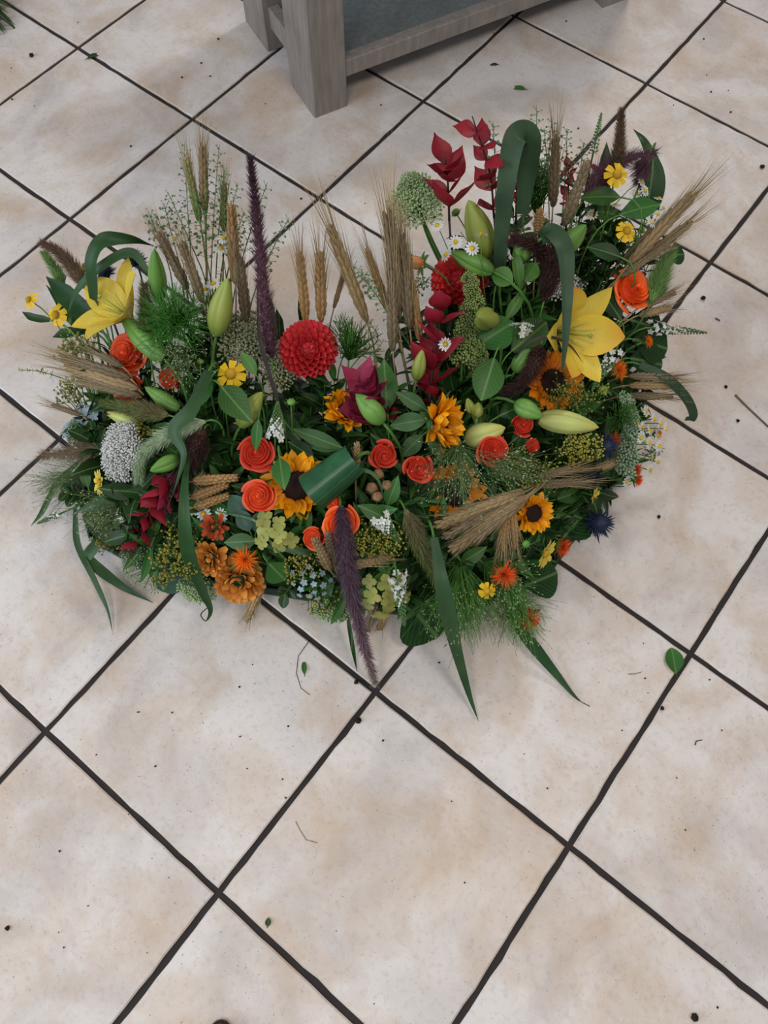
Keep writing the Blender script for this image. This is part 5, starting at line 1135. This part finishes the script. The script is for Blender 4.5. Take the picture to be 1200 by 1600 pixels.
# ---- airy grasses
spray('bushy green panic grass tuft above the glossy left blade', 278, 505, 60, (0, -.35, .9), 420, 'spray_bright', 1.5, z=.24, seeds=False, hw=.00045)
spray('fine panic grass fan over the small left rose bud', 285, 555, 62, (.1, -.7, .6), 120, 'spray', .8, z=.235)
spray('fine panic grass falling over the dull orange sunflower', 718, 700, 92, (-.05, -.9, .35), 110, 'spray', .95, z=.215)
spray('fine panic grass reaching right over the tiny rose bud', 750, 715, 80, (.7, -.4, .3), 70, 'spray', .7, z=.2)
spray('green panic grass cascade at the front right floor', 718, 880, 96, (.05, -.85, -.15), 260, 'spray_green', .75, z=.125, hw=.00034)
spray('green panic grass at the lower right by the floor blade', 800, 915, 70, (.25, -.9, -.15), 160, 'spray_green', .8, z=.085, hw=.00034)
spray('panic grass right of the front foxtail under the wheat', 760, 880, 70, (.5, -.6, .1), 120, 'spray_green', .8, z=.125)
spray('fine beige grass haze over the left floor', 150, 740, 80, (-.9, -.3, .1), 110, 'spray', .7, z=.09)
spray('panic grass at the left front below the pale daisy', 205, 780, 70, (-.7, -.6, .15), 120, 'spray', .7, z=.1)
spray('spiky green tuft left of the silver spike at the right', 965, 650, 36, (.2, -.3, .9), 90, 'spray_green', .9, z=.165, seeds=False, hw=.0006)
spray('feathery green twigs right of the round dahlia', 545, 560, 52, (.1, .45, .85), 120, 'spray_green', .9, z=.215, seeds=False, hw=.0007)
spray('feathery green twigs right of the folded blade', 838, 330, 70, (-.05, .3, .95), 130, 'spray_green', .55, z=.27, hw=.0006)
PC = [(300, 420, 288, 222), (315, 420, 262, 300), (322, 420, 326, 238), (330, 420, 343, 226), (338, 420, 352, 262), (345, 430, 372, 285), (355, 430, 382, 330), (372, 430, 418, 285), (330, 440, 305, 300), (262, 410, 232, 330), (280, 410, 256, 318), (400, 450, 452, 340)]
for i, (a, b_, c, d) in enumerate(PC):
    pennycress(['pennycress stem far left behind the ears', 'pennycress stem leaning left behind the ears', 'pennycress stem at the right of the tall pale ear', 'tallest pennycress stem beside the tall pale ear', 'pennycress stem above the short dull ear', 'pennycress stem left of the tan ear', 'pennycress stem right of the tan ear', 'pennycress stem behind the tall purple plume', 'pennycress stem in front of the green grey ear', 'pale pennycress stem above the left green bud', 'pennycress stem beside the brown left ears', 'pennycress stem leaning right past the purple plume'][i], a, b_, c, d, .26, .33+.1*min(1, (430-d)/200), 'pennycress at the left back', 34)
for i, (a, b_, c, d) in enumerate([(838, 330, 838, 164), (848, 335, 862, 185), (858, 335, 850, 200), (880, 320, 886, 200), (900, 310, 912, 222), (775, 330, 770, 190), (640, 540, 552, 412), (600, 480, 560, 428), (640, 460, 668, 440), (1000, 720, 1030, 700)]):
    pennycress(['tallest pennycress stem at the top right', 'pennycress stem right of the tallest top right one', 'pennycress stem beside the upright brown ear', 'pennycress stem near the small red leaves', 'pennycress stem left of the green loosestrife', 'thin pennycress stem behind the tall red twig', 'pennycress stem leaning left in the bare gap', 'short pennycress stem in the bare gap', 'pennycress stem by the peach dahlia bud', 'pennycress stem at the right edge'][i], a, b_, c, d, (.27, .27, .27, .27, .27, .3, .24, .26, .26, .12)[i], (.43, .41, .4, .4, .37, .44, .33, .32, .3, .11)[i], 'pennycress at the right', 34)
for i, (pts_, nl, sz, m, kd) in enumerate([([(560, 560, .21), (590, 530, .23), (575, 500, .26)], 26, 13, 'leaf_dark', 'narrow'), ([(535, 560, .21), (550, 520, .24), (520, 500, .26)], 26, 13, 'leaf_mid', 'narrow'), ([(600, 620, .2), (585, 560, .22), (600, 530, .24)], 22, 14, 'leaf_dark', 'narrow'),
        ([(820, 400, .26), (818, 320, .32), (826, 245, .37)], 40, 14, 'leaf_bright', 'lance'), ([(660, 590, .19), (640, 540, .22), (632, 500, .25)], 20, 16, 'leaf_dark', 'narrow'), ([(1000, 440, .17), (1015, 410, .19), (1028, 380, .2)], 12, 26, 'leaf_dark', 'broad'), ([(900, 470, .22), (905, 440, .24), (930, 420, .25)], 12, 30, 'leaf_dark', 'broad'), ([(800, 480, .22), (795, 440, .25), (800, 400, .27)], 14, 26, 'leaf_mid', 'broad'), ([(960, 400, .2), (940, 350, .23), (945, 320, .25)], 14, 30, 'leaf_dark', 'broad'), ([(860, 620, .17), (830, 590, .18)], 10, 32, 'leaf_dark', 'broad'), ([(360, 500, .2), (350, 460, .23), (345, 420, .26)], 24, 14, 'leaf_mid', 'narrow'), ([(320, 520, .2), (318, 470, .22), (322, 430, .25)], 24, 14, 'leaf_mid', 'narrow'), ([(900, 420, .2), (890, 390, .23), (880, 330, .26)], 16, 26, 'leaf_dark', 'broad')]):
    branch('foliage_twig', ['dark fine leaved twig in the gap right of the round dahlia', 'green fine leaved twig behind the round dahlia', 'dark fine leaved twig above the magenta rosette', 'bright green small leaved twig beside the folded blade', 'dark fine leaved twig at the foot of the large upright ears', 'dark leafy twig left of the right green foxtail', 'dark leafy twig above the right lily', 'leafy twig behind the bright right buds', 'dark leafy twig below the top right helenium', 'dark leafy twig left of the orange sunflower', 'fine leaved twig below the tan left back ear', 'fine leaved twig above the bushy panic tuft', 'dark leafy twig right of the folded blade'][i], 'foliage', pts_, nl, sz, m, kd, 'stem', None, start=.05, pairs=2, r=.0009)

# ------------------------------------------------------------------ things lying on the floor
def floor_leaf(label, bx, by, tx, ty, kind, m, w_=1.):
    a, t = pt(bx, by, .002), pt(tx, ty, .004); th = thing('fallen_leaf', label, 'leaf', a); L = (t-a).length
    sub('leaf_blade', leaf_mesh(kind, m), th, ydir(t-a, UP) @ RX(.12) @ Mx.Diagonal((L*w_, L, L, 1)))
    q = MB().add(*tube([(0, 0, .001), (0, -L*.12, .001)], .0006, 5)); sub('leaf_stalk', q.mesh('leaf_stalk', G[m]), th, ydir(t-a, UP))
floor_leaf('green leaf fragment on the floor by the right grout crossing', 1056, 1052, 1050, 1011, 'round', 'leaf_mid', 1.0)
floor_leaf('small green leaf on the floor below the stand', 822, 140, 794, 132, 'lance', 'leaf_mid', 1.3)
floor_leaf('tiny green leaf on the floor below the front flowers', 476, 1054, 474, 1028, 'lance', 'leaf_mid', 1.2)
floor_leaf('tiny dark leaf at the upper left grout crossing', 136, 92, 160, 78, 'lance', 'leaf_dark', 1.2)
floor_leaf('small dark leaf chip beside the lower left grout line', 418, 1448, 420, 1434, 'round', 'leaf_dark', 1.)
floor_leaf('dark curled scrap on the floor near the stand', 778, 101, 764, 99, 'lance', 'leaf_dark', 1.5)
def crumb(label, x, y, R, group):
    a = pt(x, y, .0); s = R*px2m(a); q = MB(); vs, fs = ball(1, .7, 6, 4); vs = [V(v)*rnd.uniform(.75, 1.2) for v in vs]; q.add(vs, fs, TR((0, 0, .6*s)) @ SC(s))
    o = link('soil_crumb', q.mesh('soil_crumb', G['debris']), None, TR(a) @ RZ(rnd.uniform(0, 6))); tag(o, label, 'crumb', group)
crumb('dark crumb on the floor at the lower right bottom edge', 1085, 1589, 6, None)
crumb('dark crumb on the floor at the left bottom', 12, 1450, 4, None)
crumb('dark crumb just below the central grout crossing', 560, 1126, 5, None)
crumb('dark crumb right of the steep right grout line', 1034, 1107, 4, None)
crumb('dark crumb at the right edge on the upper floor', 1190, 262, 4, None)
crumb('dark crumb on the tile right of the orange rose', 1098, 467, 4, None)
crumb('dark crumb on the tile right of the curved blade', 1134, 605, 3, None)
crumb('dark crumb lower on the tile right of the curved blade', 1152, 658, 3, None)
crumb('dark crumb on the tile right of the lone thistle', 1029, 808, 3, None)
crumb('dark crumb on the upper left tile', 50, 88, 4, None)
crumb('dark crumb above the front grout crossing by the plume', 557, 1066, 4, None)
rc = random.Random(21)
for k in range(70):
    x, y = rc.uniform(10, 1190), rc.choice([rc.uniform(5, 330), rc.uniform(1000, 1590), rc.uniform(1000, 1300)])
    crumb('tiny dark soil speck scattered on the tiles', x, y, rc.uniform(.9, 1.9), 'tiny soil specks on the floor')
def twig(label, pix, r, m='twig'):
    P = [pt(x, y, r) for x, y in pix]; q = MB().add(*tube([p-P[0] for p in P], lambda t: r*(1-.3*t), 6)); o = link('dry_stalk', q.mesh('dry_stalk', G[m]), None, TR(P[0])); tag(o, label, 'stalk')
twig('thin dry stalk on the floor at the right edge', [(1149, 617), (1170, 638), (1204, 670)], .0017)
twig('pale thread like stalk on the floor below the tall blade', [(462, 1284), (468, 1296), (478, 1312), (496, 1317)], .0006, 'stem_dry')
twig('tiny dry stalk piece at the upper right floor', [(1118, 497), (1125, 501)], .0016)
twig('small dark hooked stalk on the right floor', [(1086, 1164), (1088, 1158), (1097, 1156)], .0008, 'debris')
twig('short beige stalk on the floor left of the fallen leaf', [(982, 1053), (992, 1053), (1002, 1050)], .0007, 'stem_dry')
twig('thin dark curl left of the tiny leaf below the front flowers', [(484, 1000), (466, 1025), (463, 1052), (470, 1075), (484, 1086)], .0005, 'debris')

# plant whose tips reach in at the top left corner, standing on the floor
th = thing('palm_plant', 'dark green spiky plant reaching in at the top left corner', 'plant', pt(-36, 26))
q = MB().add(*lathe([(.03, 0), (.042, .05), (.045, .055), (.04, .052)], 14)); sub('pot', q.mesh('pot', G['tray']), th, Mx())
me = leaf_mesh('narrow', 'leaf_dark'); r4 = random.Random(9)
for k in range(64):
    a = r4.uniform(0, 6.28); e = r4.uniform(0, .6); d = V((math.cos(a)*math.cos(e), math.sin(a)*math.cos(e), math.sin(e)))
    sub('frond', me, th, TR((0, 0, .045)) @ ydir(d, UP) @ SC(r4.uniform(.085, .12)))
# brown shoe toe just entering at the bottom edge
th = thing('shoe', 'rounded brown shoe tip entering at the bottom edge', 'shoe', pt(340, 1606+62))
lf('shoe', '6a5434', '7c6440', rough=.5); k_ = px2m(pt(340, 1606))
def shoe(zs, grow):
    vs = []
    for z, g in zs:
        for k in range(24):
            al = 2*PI*k/24; x = math.cos(al)*30*k_*g; y = math.sin(al)*(62*k_ if math.sin(al) > 0 else 220*k_)*(g if math.sin(al) > 0 else 1); vs.append((x+grow*math.cos(al), y+grow*math.sin(al), z))
    return vs, gridfaces(len(zs), 24, True)+[tuple(range(24))[::-1], tuple((len(zs)-1)*24+k for k in range(24))]
sub('sole', MB().add(*shoe([(0, 1.0), (.008, 1.0)], .001)).mesh('sole', G['stem_dark']), th, Mx())
sub('upper', MB().add(*shoe([(.008, .98), (.016, .95), (.024, .8), (.03, .5)], 0)).mesh('upper', G['shoe']), th, Mx())
print('objects', len(bpy.data.objects), 'tris', sum(len(p.vertices)-2 for o in bpy.data.objects if o.type == 'MESH' for p in o.data.polygons) if False else len(bpy.data.meshes))
